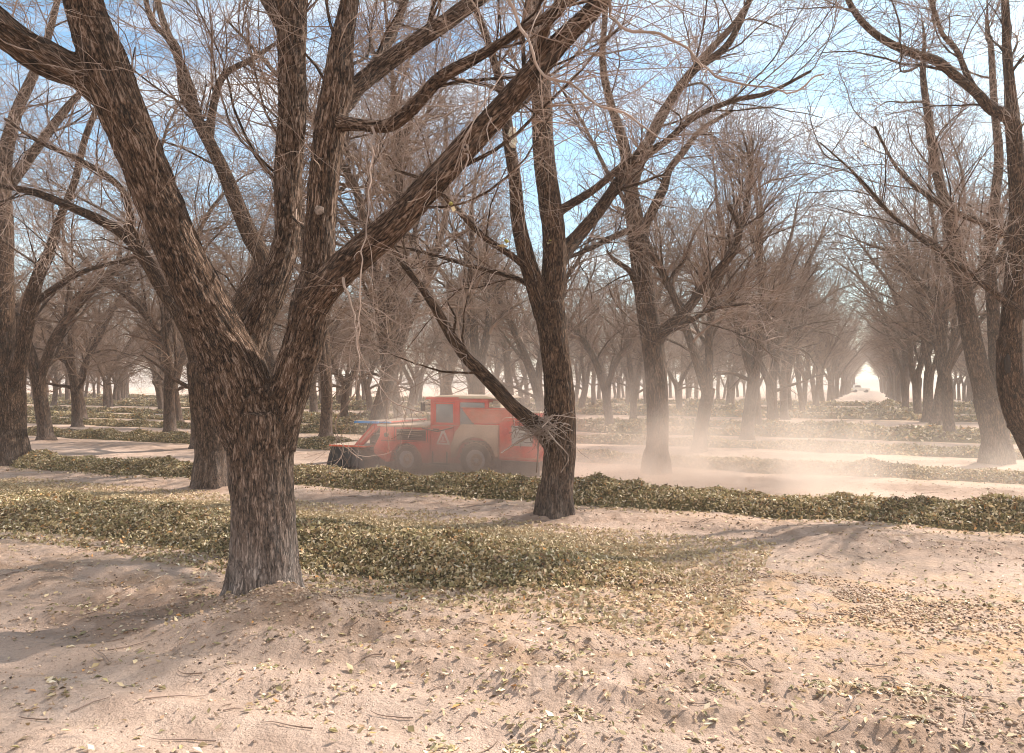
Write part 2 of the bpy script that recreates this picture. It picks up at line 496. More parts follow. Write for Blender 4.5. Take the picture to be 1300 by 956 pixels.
LEAFPAL = np.array([(0.43, 0.32, 0.175), (0.30, 0.24, 0.12), (0.60, 0.47, 0.29), (0.21, 0.18, 0.085), (0.70, 0.59, 0.42),
                    (0.36, 0.235, 0.14), (0.40, 0.33, 0.16), (0.80, 0.70, 0.54), (0.12, 0.08, 0.05), (0.55, 0.28, 0.10)])
LEAFW = np.array([.18, .20, .14, .14, .08, .09, .08, .03, .04, .02])

def leaf_mesh(x, y, z, size, g, tilt=0.7, pal=LEAFPAL, w=LEAFW, flat=False):
    N = len(x)
    az = g.random(N) * 2 * np.pi
    el = g.normal(0, tilt, N)
    D = np.stack([np.cos(az) * np.cos(el), np.sin(az) * np.cos(el), np.sin(el)], 1)
    rv = g.normal(0, 1, (N, 3)); rv[:, 2] += (4.0 if flat else 0.9)
    S = np.cross(D, rv); S /= np.linalg.norm(S, axis=1, keepdims=True) + 1e-9
    U = np.cross(S, D)
    L = size * (0.6 + 0.8 * g.random(N)); W = L * (0.16 + 0.16 * g.random(N))
    c = np.stack([x, y, z], 1)
    curl = L * g.normal(0, 0.22, N); fold = W * (0.1 + 0.6 * g.random(N))
    p0 = c - D * (L / 2)[:, None]
    p2 = c + D * (L / 2)[:, None] + U * curl[:, None]
    pl = c - S * W[:, None] + U * fold[:, None] - D * (L * .05)[:, None]
    pr = c + S * W[:, None] + U * fold[:, None] + D * (L * .05)[:, None]
    V = np.stack([p0, pl, p2, pr], 1).reshape(-1, 3)
    b = np.arange(N)[:, None] * 4
    Fq = np.concatenate([b + 0, b + 1, b + 2, b + 0, b + 2, b + 3], 1).reshape(-1)
    ww = w / w.sum()
    ci = g.choice(len(pal), N, p=ww)
    colr = pal[ci] * (0.74 + 0.50 * g.random((N, 1)))
    return V, Fq, np.full(N * 2, 3, np.int32), np.repeat(colr, 4, 0)

def build_windrows():
    for k, (tw, hw, hh, s0, s1, dens, size) in enumerate(WINDROWS):
        g = np.random.default_rng(100 + k)
        t_lo, t_hi = (6.6, 11.4) if k == 0 else (tw - hw - .5, tw + hw + .5)
        # what the camera could see, with a margin
        def in_view(s, t):
            x, y = ST(s, t)
            return (y > 0.5) & (np.abs(x) < 0.80 * y + 3.5)
        res = 0.07 if k == 0 else (0.12 if k < 3 else 0.25)
        ss = np.arange(s0, s1 + res, res); tt = np.arange(t_lo, t_hi, res if k < 3 else 0.2)
        S_, T_ = np.meshgrid(ss, tt)
        if k == 1: T_ = T_ + 0.055 * S_
        h = wind_profile(k, S_.ravel(), T_.ravel()).reshape(S_.shape)
        x, y = ST(S_, T_)
        z = ground_h(x.ravel(), y.ravel()).reshape(x.shape)
        hz_ = h - 0.04 + 0.05 * (fbm(x * 4, y * 4, oct=3, seed=77) - .5) * (h > 0.03)
        v = np.stack([x, y, z + np.where(h > 0.03, hz_, -0.05)], -1).reshape(-1, 3)
        nr, nc = S_.shape
        i = np.arange(nr - 1)[:, None]; j = np.arange(nc - 1)[None, :]
        q = np.stack([i * nc + j, i * nc + j + 1, (i + 1) * nc + j + 1, (i + 1) * nc + j], -1).reshape(-1, 4)
        hq = h.ravel()[q].max(1) > 0.03
        q = q[hq & in_view(S_.ravel()[q[:, 0]], T_.ravel()[q[:, 0]])]
        used, inv = np.unique(q.ravel(), return_inverse=True)
        vb = v[used]; qb = inv
        cb = np.full(len(q), 4, np.int32)
        colb = np.tile(np.array([[0.15, 0.125, 0.06]]), (len(vb), 1)) * (0.7 + 0.6 * g.random((len(vb), 1)))
        # leaves
        area = (s1 - s0) * (t_hi - t_lo)
        N = int(area * dens)
        s = s0 + (s1 - s0) * g.random(N); t = (0.055 * s if k == 1 else 0) + t_lo + (t_hi - t_lo) * g.random(N)
        keep = in_view(s, t); s, t = s[keep], t[keep]
        h = wind_profile(k, s, t)
        sparse = 0.10 if k == 0 else 0.035
        keep = (g.random(len(s)) < np.clip(h / 0.10, sparse * (1 if k < 2 else 0), 1))
        s, t, h = s[keep], t[keep], h[keep]
        x, y = ST(s, t)
        zg = ground_h(x, y)
        z = zg + np.maximum(h - 0.02, 0.012) + np.where(h > .03, 0.045 * g.random(len(s)) ** 2 * (size / .08) ** .5, 0.004)
        Vl, Fl, Cl, colr = leaf_mesh(x, y, z, size * (0.85 + 0.3 * g.random(len(x))), g)
        # loose tall sprigs that break the crest line
        m = g.random(len(x)) < 0.035
        Vm = Vl.reshape(-1, 4, 3); Vm[m & (h > 0.15)] += np.array([0, 0, 0.045]); Vl = Vm.reshape(-1, 3)
        # broad colour drift along the heap
        dr = fbm(np.repeat(x, 4) * 0.7, np.repeat(y, 4) * 0.7, oct=3, seed=90)[:, None]
        colr = colr * (0.72 + 0.6 * dr)
        if k == 0:
            thin = np.repeat(smooth(9.0, 10.2, t) + smooth(-3.2, -1.4, s), 4)[:, None].clip(0, 1)
            colr = colr * (1 - 0.55 * thin) + np.array([[0.60, 0.46, 0.30]]) * 0.55 * thin
        V = np.vstack([vb, Vl]); Ff = np.concatenate([qb, Fl + len(vb)]); C = np.concatenate([cb, Cl])
        me = mesh_np('leaf_windrow', V, Ff, C)
        attr_col(me, 'col', np.vstack([colb, colr]))
        o = link('leaf_windrow', me, M_LEAF)
        tag(o, WLAB[k], 'leaf pile', 'raked leaf banks between the trees', 'stuff')

def tri_blobs(x, y, z, size, g, cols):
    """small rough 8-sided lumps"""
    base = np.array([(1, 0, 0), (-1, 0, 0), (0, 1, 0), (0, -1, 0), (0, 0, 1), (0, 0, -1)], float)
    fc = np.array([(0, 2, 4), (2, 1, 4), (1, 3, 4), (3, 0, 4), (2, 0, 5), (1, 2, 5), (3, 1, 5), (0, 3, 5)])
    N = len(x)
    V = base[None] * (0.6 + 0.6 * g.random((N, 6, 1))) * size[:, None, None]
    V[:, :, 2] *= 0.65
    a = g.random(N) * 6.28; c, s = np.cos(a), np.sin(a)
    X = V[:, :, 0] * c[:, None] - V[:, :, 1] * s[:, None]; Y = V[:, :, 0] * s[:, None] + V[:, :, 1] * c[:, None]
    V = np.stack([X + x[:, None], Y + y[:, None], V[:, :, 2] + z[:, None]], -1).reshape(-1, 3)
    Fq = (np.arange(N)[:, None, None] * 6 + fc[None]).reshape(-1)
    return V, Fq, np.full(N * 8, 3, np.int32), np.repeat(cols, 6, 0)

def scatter_xy(N, g, ymin, ymax, p=1.6):
    u = g.random(N)
    y = (ymin ** (1 - p) + u * (ymax ** (1 - p) - ymin ** (1 - p))) ** (1 / (1 - p))
    x = (g.random(N) * 2 - 1) * (0.80 * y + 1.5)
    return x, y

def build_litter():
    g = np.random.default_rng(7)
    # single leaves strewn over the bare soil, gathered in loose patches
    x, y = scatter_xy(260000, g, 3.0, 26.0, 1.0001)
    s = x * BX[0] + y * BX[1]; t = x * AX[0] + y * AX[1]
    n1 = fbm(x * 1.1, y * 1.7, oct=3, seed=201); n2 = fbm(x * 4.5, y * 5.5, oct=2, seed=202)
    near_w = np.zeros(len(x))
    for w_ in WINDROWS[:3]: near_w = np.maximum(near_w, np.exp(-((t - w_[0]) / (w_[1] * 2.0)) ** 2))
    ridge = np.exp(-(((t - TREE_T0) / TREE_DT - np.round((t - TREE_T0) / TREE_DT)) / .16) ** 2)
    p = np.clip((n1 - 0.50) * 3.2, 0, 1) * np.clip((n2 - 0.5) * 5, 0, 1) * 0.30 + 0.008 + 0.10 * near_w * n2 + 0.05 * ridge * n2
    wheel = (t > 15.9) & (t < 18.2)
    k = g.random(len(x)) < p * np.where(wheel, 0.1, 1) * (1 + 0.5 * (y < 8))
    x, y = x[k], y[k]
    z = ground_h(x, y) + 0.012
    V, Ff, C, colr = leaf_mesh(x, y, z, 0.036 + 0.03 * g.random(len(x)), g, tilt=0.28, flat=True)
    me = mesh_np('fallen_leaves', V, Ff, C); attr_col(me, 'col', colr * 1.05)
    tag(link('fallen_leaves', me, M_LEAF), 'loose dry leaves strewn over the bare pale soil between the heaps', 'leaves', kind='stuff')
    # clods of soil
    x, y = scatter_xy(150000, g, 3.0, 22.0, 1.0001)
    t = x * AX[0] + y * AX[1]; s = x * BX[0] + y * BX[1]
    ridge = np.exp(-(((t - TREE_T0) / TREE_DT - np.round((t - TREE_T0) / TREE_DT)) / .15) ** 2)
    p = ridge * np.clip(fbm(x * 1.3, y * 2, oct=3, seed=211) - .40, 0, 1) * 3.0 + 0.05
    k = g.random(len(x)) < p
    xm, ym = MAIN_XY[0] + .2 + g.normal(0, .75, 2600), MAIN_XY[1] - .45 + g.normal(0, .28, 2600)
    x, y = np.concatenate([x[k], xm]), np.concatenate([y[k], ym]); sz = 0.005 + 0.024 * g.random(len(x)) ** 5
    cols = np.array([[0.44, 0.32, 0.235]]) * (0.45 + 0.85 * g.random((len(x), 1)))
    V, Ff, C, colr = tri_blobs(x, y, ground_h(x, y) + sz * .2, sz, g, cols)
    me = mesh_np('soil_clods', V, Ff, C); attr_col(me, 'col', colr)
    tag(link('soil_clods', me, M_BIT), 'crumbled lumps of dry pinkish soil along the tree lines', 'soil', kind='stuff')
    # nuts and husks by the right end of the near heap
    N = 9000
    s = -1.0 + g.normal(0, 1.3, N); t = 8.6 + g.normal(0, 0.42, N) - 0.05 * (s + 1)
    N2 = 1500
    s = np.concatenate([s, -3 + 14 * (g.random(N2) - .5)]); t = np.concatenate([t, 5.5 + g.normal(0, 1.3, N2)])
    k = fbm(s * 2, t * 2, oct=2, seed=5) > 0.38
    s, t = s[k], t[k]
    x, y = ST(s, t); sz = 0.009 + 0.012 * g.random(len(x))
    tone = g.random(len(x))
    cols = np.where(tone[:, None] < 0.05, np.array([[0.045, 0.03, 0.025]]), np.where(tone[:, None] < .5, np.array([[0.36, 0.235, 0.155]]), np.array([[0.60, 0.45, 0.33]])))
    k0 = wind_profile(0, s, t)
    V, Ff, C, colr = tri_blobs(x, y, ground_h(x, y) + k0 * (k0 > .03) + sz * .35, sz, g, cols)
    me = mesh_np('nut_litter', V, Ff, C); attr_col(me, 'col', colr)
    tag(link('nut_litter', me, M_BIT), 'scattered brown pecan nuts and husks by the tapering end of the near heap', 'nuts', kind='stuff')
    # fallen twigs
    x, y = scatter_xy(420, g, 4.0, 18.0, 1.0001)
    N = len(x); z = ground_h(x, y) + 0.012
    d = np.stack([np.cos(a := g.random(N) * 6.28), np.sin(a), g.normal(0, .03, N)], 1)
    pts, R = grow(np.stack([x, y, z], 1), d, 0.1 + 0.4 * g.random(N) ** 2, np.full(N, .006), np.full(N, .0025), 6, 0.18, 0.0, g)
    pts[..., 2] = ground_h(pts[..., 0].ravel(), pts[..., 1].ravel()).reshape(N, 6) + 0.012
    me = tube_mesh('fallen_twigs', [(pts, R, 4)])
    tag(link('fallen_twigs', me, M_TWIG), 'thin broken twigs lying about on the pale soil', 'twigs', kind='stuff')

# ------------------------------------------------------------------ hand-shaped trees
def voxel_limbs(limbs, voxel, amp, org):
    """limbs: list of (pts (n,3), r (n,)); union of tapered tubes, bark ridges pressed in"""
    bm_parts = []
    for pts, r in limbs:
        m = max(8, int(np.linalg.norm(np.diff(pts, axis=0), axis=1).sum() / 0.06))
        rows = catmull(np.column_stack([pts, r]), m)
        # closed rounded end
        d0 = rows[0, :3] - rows[1, :3]; d0 /= np.linalg.norm(d0); d1 = rows[-1, :3] - rows[-2, :3]; d1 /= np.linalg.norm(d1)
        cap0 = np.concatenate([rows[0, :3] + d0 * rows[0, 3] * .3, [rows[0, 3] * .05]]); cap1 = np.concatenate([rows[-1, :3] + d1 * rows[-1, 3] * .3, [rows[-1, 3] * .05]])
        rows = np.vstack([cap0, rows, cap1])
        v, f, c, b = tubes(rows[None, :, :3], np.maximum(rows[None, :, 3], .004), 28)
        n = len(rows)
        capA = np.arange(28)[::-1]; capB = (n - 1) * 28 + np.arange(28)
        f = np.concatenate([f, capA, capB]); c = np.concatenate([c, [28, 28]]).astype(np.int32)
        bm_parts.append((v, f, c, b))
    v, f, c, b = join_parts(bm_parts)
    me = mesh_np('tmp', v, f, c)
    o = bpy.data.objects.new('tmp', me); COL.objects.link(o)
    md = o.modifiers.new('r', 'REMESH'); md.mode = 'VOXEL'; md.voxel_size = voxel
    sm = o.modifiers.new('s', 'SMOOTH'); sm.factor = 0.5; sm.iterations = 10
    dg = bpy.context.evaluated_depsgraph_get()
    ev = o.evaluated_get(dg)
    m2 = bpy.data.meshes.new_from_object(ev)
    bpy.data.objects.remove(o); bpy.data.meshes.remove(me)
    nv = len(m2.vertices)
    co = np.empty(nv * 3, np.float32); m2.vertices.foreach_get('co', co); co = co.reshape(-1, 3)
    no = np.empty(nv * 3, np.float32); m2.vertex_normals.foreach_get('vector', no); no = no.reshape(-1, 3)
    # skeleton samples
    C_, R_, T_, L_, I_ = [], [], [], [], []
    for li, (pts, r) in enumerate(limbs):
        m = max(8, int(np.linalg.norm(np.diff(pts, axis=0), axis=1).sum() / 0.05))
        rows = catmull(np.column_stack([pts, r]), m)
        T = np.gradient(rows[:, :3], axis=0); T /= np.linalg.norm(T, axis=1, keepdims=True)
        seg = np.concatenate([[0], np.cumsum(np.linalg.norm(np.diff(rows[:, :3], axis=0), axis=1))])
        C_.append(rows[:, :3]); R_.append(rows[:, 3]); T_.append(T); L_.append(seg); I_.append(np.full(m, li))
    C_ = np.vstack(C_).astype(np.float32); R_ = np.concatenate(R_).astype(np.float32); T_ = np.vstack(T_); L_ = np.concatenate(L_); I_ = np.concatenate(I_)
    best = np.zeros(nv, int)
    for a in range(0, nv, 8000):
        d = np.linalg.norm(co[a:a + 8000, None] - C_[None], axis=2) - R_[None]
        best[a:a + 8000] = d.argmin(1)
    c, T = C_[best], T_[best]
    # one steady frame for the whole tree keeps the bark pattern continuous across forks
    rx = np.array([1., 0., 0.]); N1 = rx - T * (T @ rx)[:, None]; N1 /= np.linalg.norm(N1, axis=1, keepdims=True) + 1e-6
    B1 = np.cross(T, N1)
    rel = co - c
    # z runs with real height for the steep limbs so that neighbours agree at the fork
    bx = (rel * N1).sum(1); by = (rel * B1).sum(1); bl = L_[best] + (rel * T).sum(1)
    bk = np.stack([bx + I_[best] * 0.37, by, bl], 1)
    f1 = fbm(bk[:, 0] * 22, bk[:, 1] * 22, bk[:, 2] * 3.2, oct=3, seed=9)
    ridge = 1 - np.abs(2 * f1 - 1) * 2.2
    f2 = fbm(bk[:, 0] * 4, bk[:, 1] * 4, bk[:, 2] * 1.6, oct=3, seed=19) - 0.5
    rr = R_[best]
    sc = np.clip(rr / 0.2, 0.25, 1.0)
    co2 = co + no * ((-ridge * amp + f2 * amp * 3.2) * sc)[:, None]
    m2.vertices.foreach_set('co', (co2 - org).astype(np.float32).ravel())
    m2.polygons.foreach_set('use_smooth', np.ones(len(m2.polygons), bool))
    m2.update()
    attr_vec(m2, 'bark', bk)
    return m2

def limb_px(rows, d0=None):
    """rows of (px, py, width px, depth)"""
    out = []
    for px, py, w, d in rows:
        p = P(px, py, d)
        out.append((p[0], p[1], p[2], w / 2 * d / F))
    return np.array(out)

def extend(l, L, g, rend=0.02, up=0.10, n=6):
    """carry a hand-drawn limb on past the edge of the picture"""
    d = (l[-1, :3] - l[-2, :3]); d /= np.linalg.norm(d)
    pts, R = grow(l[-1:, :3], d[None], np.array([L]), l[-1:, 3], np.array([rend]), n, 0.10, up, g)
    ext = np.column_stack([pts[0], R[0]])[1:]
    return np.vstack([l, ext])

def hero_tree(name, xy, limbs, thin, voxel, amp, seed, label, mat, dens=1.0, twig_mat=None, rtw=0.0028, lim_r=0.045, husks=14, levels=1.0, minz=2.4, bcap=0.034, roots=()):
    g = np.random.default_rng(seed)
    org = np.array([xy[0], xy[1], gz(*xy)])
    root = empty(name, tuple(org))
    if not len(roots):
        rb = float(limbs[0][1, 3]); roots = []
        for ang_ in np.linspace(0, 6.28, 7)[:-1] + g.normal(0, .25, 6):
            ca_, sa_ = math.cos(ang_), math.sin(ang_); bx_, by_, bz_ = org
            roots.append(np.array([(bx_ + ca_ * rb * .55, by_ + sa_ * rb * .55, bz_ + rb * 1.5, rb * .35), (bx_ + ca_ * rb * .75, by_ + sa_ * rb * .75, bz_ + rb * .6, rb * .36),
                                   (bx_ + ca_ * rb * .86, by_ + sa_ * rb * .86, bz_ + rb * .15, rb * .30), (bx_ + ca_ * rb * 1.12, by_ + sa_ * rb * 1.12, bz_ - rb * .4, rb * .2)]))
    tag(root, label, 'tree', 'bare pecan trees planted in rows')
    vm = voxel_limbs([(l[:, :3], l[:, 3]) for l in list(limbs) + list(roots)], voxel, amp, org)
    link('trunk', vm, mat, root)
    allL = [l for l in limbs[1:]] + thin
    n = 14
    Pm, Rm = [], []
    for l in allL:
        r = catmull(l, n); Pm.append(r[:, :3]); Rm.append(np.maximum(r[:, 3], .004))
    Pm, Rm = np.array(Pm), np.array(Rm)
    tp = Pm[len(limbs) - 1:], Rm[len(limbs) - 1:]
    if thin:
        rr_ = np.array([catmull(l, 40) for l in thin]); q_ = rr_[:, :, :3]
        off_ = np.stack([fbm(q_[..., 0] * 5 + 3 * a_, q_[..., 1] * 5, q_[..., 2] * 5, oct=3, seed=70 + a_) - .5 for a_ in range(3)], -1)
        tp = q_ + off_ * 0.13, np.maximum(rr_[:, :, 3] * 0.72, .003) * (0.85 + 0.3 * g.random(rr_.shape[:2]))
    # secondary branches
    b2 = spawn(Pm[:len(limbs) - 1], Rm[:len(limbs) - 1], g, 1.5 * dens, 0.22, 0.80, 2.2, 0.5, 0.30, 0.011, 9, 0.11, 0.045, minz=minz, cap=bcap)
    b3 = spawn(*b2, g, 3.2 * dens, 0.10, 0.70, 1.8, 0.5, 0.45, 0.0058, 10, 0.11, 0.02, cap=.011)
    b3b = spawn(Pm[:len(limbs) - 1], Rm[:len(limbs) - 1], g, 2.4 * dens, 0.2, 1.0, 1.3, 0.5, 0.08, 0.0048, 10, 0.15, 0.03, minz=minz, cap=.008)
    b3 = cat_tubes(b3, b3b)
    if len(tp[0]): b3 = cat_tubes(b3, spawn(*tp, g, 5.5, 0.15, 0.8, 0.45, 0.5, 0.4, 0.0028, 7, 0.17, 0.0, cap=.005))
    b4 = spawn(*cat_tubes(b3, b2), g, 3.1 * dens * levels, 0.10, 0.70, 0.95, 0.5, 0.55, rtw, 8, 0.12, 0.015)
    b5 = spawn(*b4, g, 1.5 * dens * levels, 0.15, 0.70, 0.42, 0.5, 0.6, rtw * .8, 5, 0.14, 0.02)
    def loc(pr): return (pr[0] - org, pr[1])
    groups = [(*loc(b2), 7)]
    if len(tp[0]): groups.append((*loc(tp), 10))
    groups += [(*loc(b3), 5), (*loc(b4), 3), (*loc(b5), 3)]
    tw = tube_mesh('crown', groups)
    o = link('crown', tw, [mat, twig_mat or M_TWIG], root)
    nb = len(b2[0]) * 8 * 7
    mi = np.ones(len(tw.polygons), np.int32); mi[:nb] = 0
    tw.polygons.foreach_set('material_index', mi)
    # withered husks and a few last leaves still on the twigs
    if husks:
        idx = g.choice(len(b4[0]), husks, replace=False)
        q = b4[0][idx, -1] - org
        cols = np.where(g.random((husks, 1)) < .75, np.array([[0.06, 0.035, 0.025]]), np.array([[0.25, 0.22, 0.06]]))
        V, Ff, C, colr = tri_blobs(q[:, 0], q[:, 1], q[:, 2], 0.018 + 0.014 * g.random(husks), g, cols)
        V2, F2, C2, c2 = leaf_mesh(q[:, 0] + g.normal(0, .03, husks), q[:, 1], q[:, 2] - .04, np.full(husks, .08), g, tilt=1.2)
        me = mesh_np('husks', np.vstack([V, V2]), np.concatenate([Ff, F2 + len(V)]), np.concatenate([C, C2])); attr_col(me, 'col', np.vstack([colr, c2]))
        o = link('nut_husks', me, M_BIT, root); tag(o, kind='stuff')
    return root, (len(b3[0]), len(b4[0]), len(b5[0]))

GT = 'bare pecan trees planted in rows'

def build_heroes():
    g = np.random.default_rng(3)
    D = MAIN_XY[1]
    # ---- front tree
    trunk = limb_px([(337, 800, 118, D), (337, 768, 100, D), (336, 724, 88, D), (334, 650, 81, D), (331, 585, 82, D), (331, 550, 88, D), (330, 525, 84, D)])
    A_ = limb_px([(328, 585, 62, D), (318, 545, 78, D), (308, 505, 82, D), (297, 470, 78, D), (276, 425, 68, D), (254, 378, 63, D - .05), (226, 315, 58, D - .1), (203, 258, 57, D - .15), (180, 200, 57, D - .25), (154, 138, 58, D - .35), (133, 80, 58, D - .45), (114, 28, 52, D - .55), (97, -40, 46, D - .7), (70, -160, 38, D - .9)])
    A_ = extend(A_, 3.5, g)
    A2 = limb_px([(140, 120, 50, D - .35), (105, 95, 42, D - .5), (70, 80, 44, D - .7), (30, 58, 44, D - .9), (-10, 25, 40, D - 1.1), (-60, -30, 36, D - 1.3)])
    A2 = extend(A2, 3.0, g)
    B_ = limb_px([(305, 480, 50, D + .08), (320, 425, 42, D + .2), (342, 372, 40, D + .35), (363, 310, 36, D + .5), (366, 240, 37, D + .55), (370, 170, 36, D + .6), (371, 100, 34, D + .65), (370, 40, 38, D + .7), (372, 0, 36, D + .7), (390, -80, 28, D + .7)])
    B_ = extend(B_, 3.0, g)
    B2 = limb_px([(368, 45, 28, D + .7), (350, 10, 26, D + .9), (325, -30, 24, D + 1.2), (300, -90, 20, D + 1.5)])
    B2 = extend(B2, 2.5, g)
    C_ = limb_px([(336, 600, 50, D), (347, 560, 58, D), (359, 520, 54, D), (372, 478, 50, D - .02), (387, 430, 52, D), (397, 380, 52, D), (403, 340, 42, D + .05), (407, 280, 40, D + .1), (412, 220, 41, D + .1), (420, 160, 41, D + .1), (428, 110, 39, D + .1), (433, 58, 32, D + .15), (444, 0, 24, D + .3), (452, -90, 18, D + .4)])
    C_ = extend(C_, 3.0, g)
    C2 = limb_px([(420, 155, 24, D + .1), (450, 158, 17, D - .1), (490, 160, 18, D - .3), (515, 145, 19, D - .4), (540, 118, 18, D - .6), (565, 95, 17, D - .7), (610, 70, 15, D - .9), (660, 40, 12, D - 1.1), (720, 5, 9, D - 1.3), (780, -30, 7, D - 1.5)])
    C3 = limb_px([(428, 130, 28, D + .15), (455, 108, 24, D + .3), (490, 80, 24, D + .5), (530, 52, 22, D + .7), (570, 25, 21, D + .9), (615, -8, 20, D + 1.1), (680, -50, 16, D + 1.3)])
    C3 = extend(C3, 2.0, g)
    C4 = limb_px([(415, 190, 18, D + .2), (425, 150, 18, D + .5), (445, 130, 15, D + .9), (470, 90, 14, D + 1.4), (500, 40, 12, D + 2.0), (520, -20, 11, D + 2.5)])
    D_ = limb_px([(384, 440, 38, D - .03), (398, 388, 46, D - .08), (428, 348, 42, D - .2), (465, 315, 40, D - .3), (500, 285, 39, D - .4), (535, 248, 37, D - .5), (570, 210, 36, D - .6), (605, 172, 34, D - .7), (640, 135, 32, D - .8), (675, 95, 30, D - .9), (710, 55, 27, D - 1.0), (750, 15, 24, D - 1.1), (800, -40, 20, D - 1.2)])
    D_ = extend(D_, 3.0, g)
    D2 = limb_px([(655, 120, 14, D - .8), (680, 70, 12, D - 1.0), (700, 20, 11, D - 1.2), (730, -30, 9, D - 1.4)])
    # near pale drooping boughs of the front tree, over the camera's side of it
    th = [limb_px([(640, -10, 6, 5.6), (675, 55, 5, 5.5), (700, 95, 4.5, 5.4), (735, 118, 4, 5.4), (765, 140, 4.5, 5.3), (815, 160, 3.5, 5.3), (860, 178, 2.5, 5.2)]),
          limb_px([(760, -20, 6, 5.2), (778, 20, 5.5, 5.1), (800, 38, 5, 5.0), (860, 52, 5, 4.9), (890, 75, 4.5, 4.9), (925, 108, 4, 4.8), (990, 116, 3, 4.8), (1050, 95, 3, 4.8)]),
          limb_px([(472, 160, 5.0, 7.5), (470, 235, 2.8, 6.9), (460, 330, 2.2, 6.3), (452, 420, 2.2, 6.2), (470, 470, 2.2, 6.2), (500, 505, 1.9, 6.2), (540, 522, 1.6, 6.2)]),
          limb_px([(436, 345, 5.5, 7.5), (455, 430, 2.8, 7.0), (450, 500, 1.9, 6.8), (425, 540, 1.7, 6.7), (432, 565, 1.6, 6.6), (465, 580, 1.6, 6.6)])]
    roots = []
    for ang_, ln_ in ((-2.9, .34), (-2.0, .30), (-1.25, .36), (-.5, .30), (.2, .34), (1.2, .3), (2.2, .3)):
        bx_, by_ = MAIN_XY; gz_ = gz(bx_, by_); ca_, sa_ = math.cos(ang_), math.sin(ang_)
        roots.append(np.array([(bx_ + ca_ * .20, by_ + sa_ * .20, gz_ + .55, .13), (bx_ + ca_ * .25, by_ + sa_ * .25, gz_ + .25, .125), (bx_ + ca_ * .31, by_ + sa_ * .31, gz_ + .06, .11), (bx_ + ca_ * (ln_ + .1), by_ + sa_ * (ln_ + .1), gz_ - .12, .08)]))
    limbs = [trunk, A_, A2, B_, B2, C_, C2, C3, C4, D_, D2]
    nroots = roots
    r = hero_tree('pecan_tree', MAIN_XY, limbs, th, 0.0135, 0.015, 21, 'huge bare pecan tree in front with rough pale-based trunk forking into four heavy limbs', M_BARK, dens=1.3, rtw=0.0026, husks=26, minz=3.3, bcap=0.024, levels=1.35, roots=nroots)
    SC = mat_simple('pruned_wood', (0.26, 0.20, 0.165), .9, 0, .4, 40.0, bump=.6); SCD = mat_simple('scar_hollow', (0.03, 0.02, 0.015), .95)
    for (px_, py_, dd_, rr_, hol_) in ((405, 267, D - .085, .048, 0), (591, 187, D - .79, .034, 1), (424, 366, D - .28, .034, 1)):
        bm = bmesh.new(); bmesh.ops.create_uvsphere(bm, u_segments=20, v_segments=10, radius=rr_)
        for v in bm.verts:
            q_ = vnoise(np.array([v.co.x * 60]), np.array([v.co.y * 60]), np.array([v.co.z * 60]), 6)[0]
            v.co *= .75 + .5 * q_; v.co.y *= .3
        o_ = fin('pruning_scar', bm, SC, r[0], 0, True); pp_ = np.array(P(px_, py_, dd_)); o_.location = tuple(pp_ - np.array(r[0].location))
        if hol_:
            bm = bmesh.new(); bmesh.ops.create_uvsphere(bm, u_segments=16, v_segments=8, radius=rr_ * .42)
            h_ = fin('scar_hollow', bm, SCD, o_, 0, True); h_.location = (0, -rr_ * .22, 0)
    print('hero1', r[1])
    # ---- second tree, with the caught twigs
    d = T2_XY[1]
    trunk = limb_px([(703, 672, 54, d), (704, 655, 46, d), (707, 620, 42, d), (711, 560, 42, d), (710, 500, 39, d), (705, 450, 37, d), (700, 410, 38, d), (697, 385, 40, d)])
    a = limb_px([(697, 400, 34, d), (703, 350, 32, d), (703, 300, 30, d), (697, 250, 29, d), (690, 190, 28, d + .1), (688, 130, 26, d + .2), (684, 70, 24, d + .2), (676, 0, 20, d + .3), (670, -80, 16, d + .4)])
    a = extend(a, 2.5, g)
    b = limb_px([(692, 400, 28, d), (680, 365, 25, d - .1), (668, 325, 22, d - .2), (658, 280, 19, d - .3), (654, 230, 17, d - .4), (646, 180, 15, d - .5), (640, 130, 12, d - .6), (625, 70, 10, d - .7), (600, 0, 8, d - .8)])
    b = extend(b, 2.0, g)
    b2 = limb_px([(672, 342, 12, d - .2), (650, 325, 9, d - .4), (620, 305, 9, d - .6), (598, 285, 8, d - .8), (572, 258, 7, d - 1.0), (545, 232, 6, d - 1.2), (500, 215, 4, d - 1.4)])
    c = limb_px([(704, 345, 24, d), (715, 322, 22, d + .1), (735, 298, 18, d + .3), (760, 268, 16, d + .5), (785, 232, 16, d + .7), (805, 205, 15, d + .9), (828, 172, 14, d + 1.1), (850, 130, 12, d + 1.3), (880, 90, 11, d + 1.5), (925, 55, 9, d + 1.8), (960, -20, 7, d + 2)])
    c2 = limb_px([(800, 212, 10, d + .9), (845, 180, 9, d + .8), (880, 150, 8, d + .7), (930, 128, 7, d + .6), (975, 118, 6, d + .5), (1030, 90, 4, d + .3)])
    e = limb_px([(700, 275, 14, d), (720, 262, 12, d + .2), (755, 240, 10, d + .3), (790, 210, 9, d + .4), (815, 190, 7, d + .4)])
    l = limb_px([(708, 575, 26, d), (690, 548, 26, d - .1), (668, 530, 20, d - .3), (650, 515, 18, d - .4), (632, 495, 18, d - .5), (610, 472, 17, d - .6), (590, 452, 15, d - .7), (572, 425, 14, d - .8), (553, 392, 12, d - .9), (535, 365, 10, d - 1.0), (512, 335, 9, d - 1.1), (495, 310, 7, d - 1.2), (470, 290, 5, d - 1.3)])
    l2 = limb_px([(688, 375, 10, d + .1), (660, 355, 7, d + .3), (600, 338, 6, d + .5), (545, 322, 5, d + .7), (500, 312, 3, d + .8)])
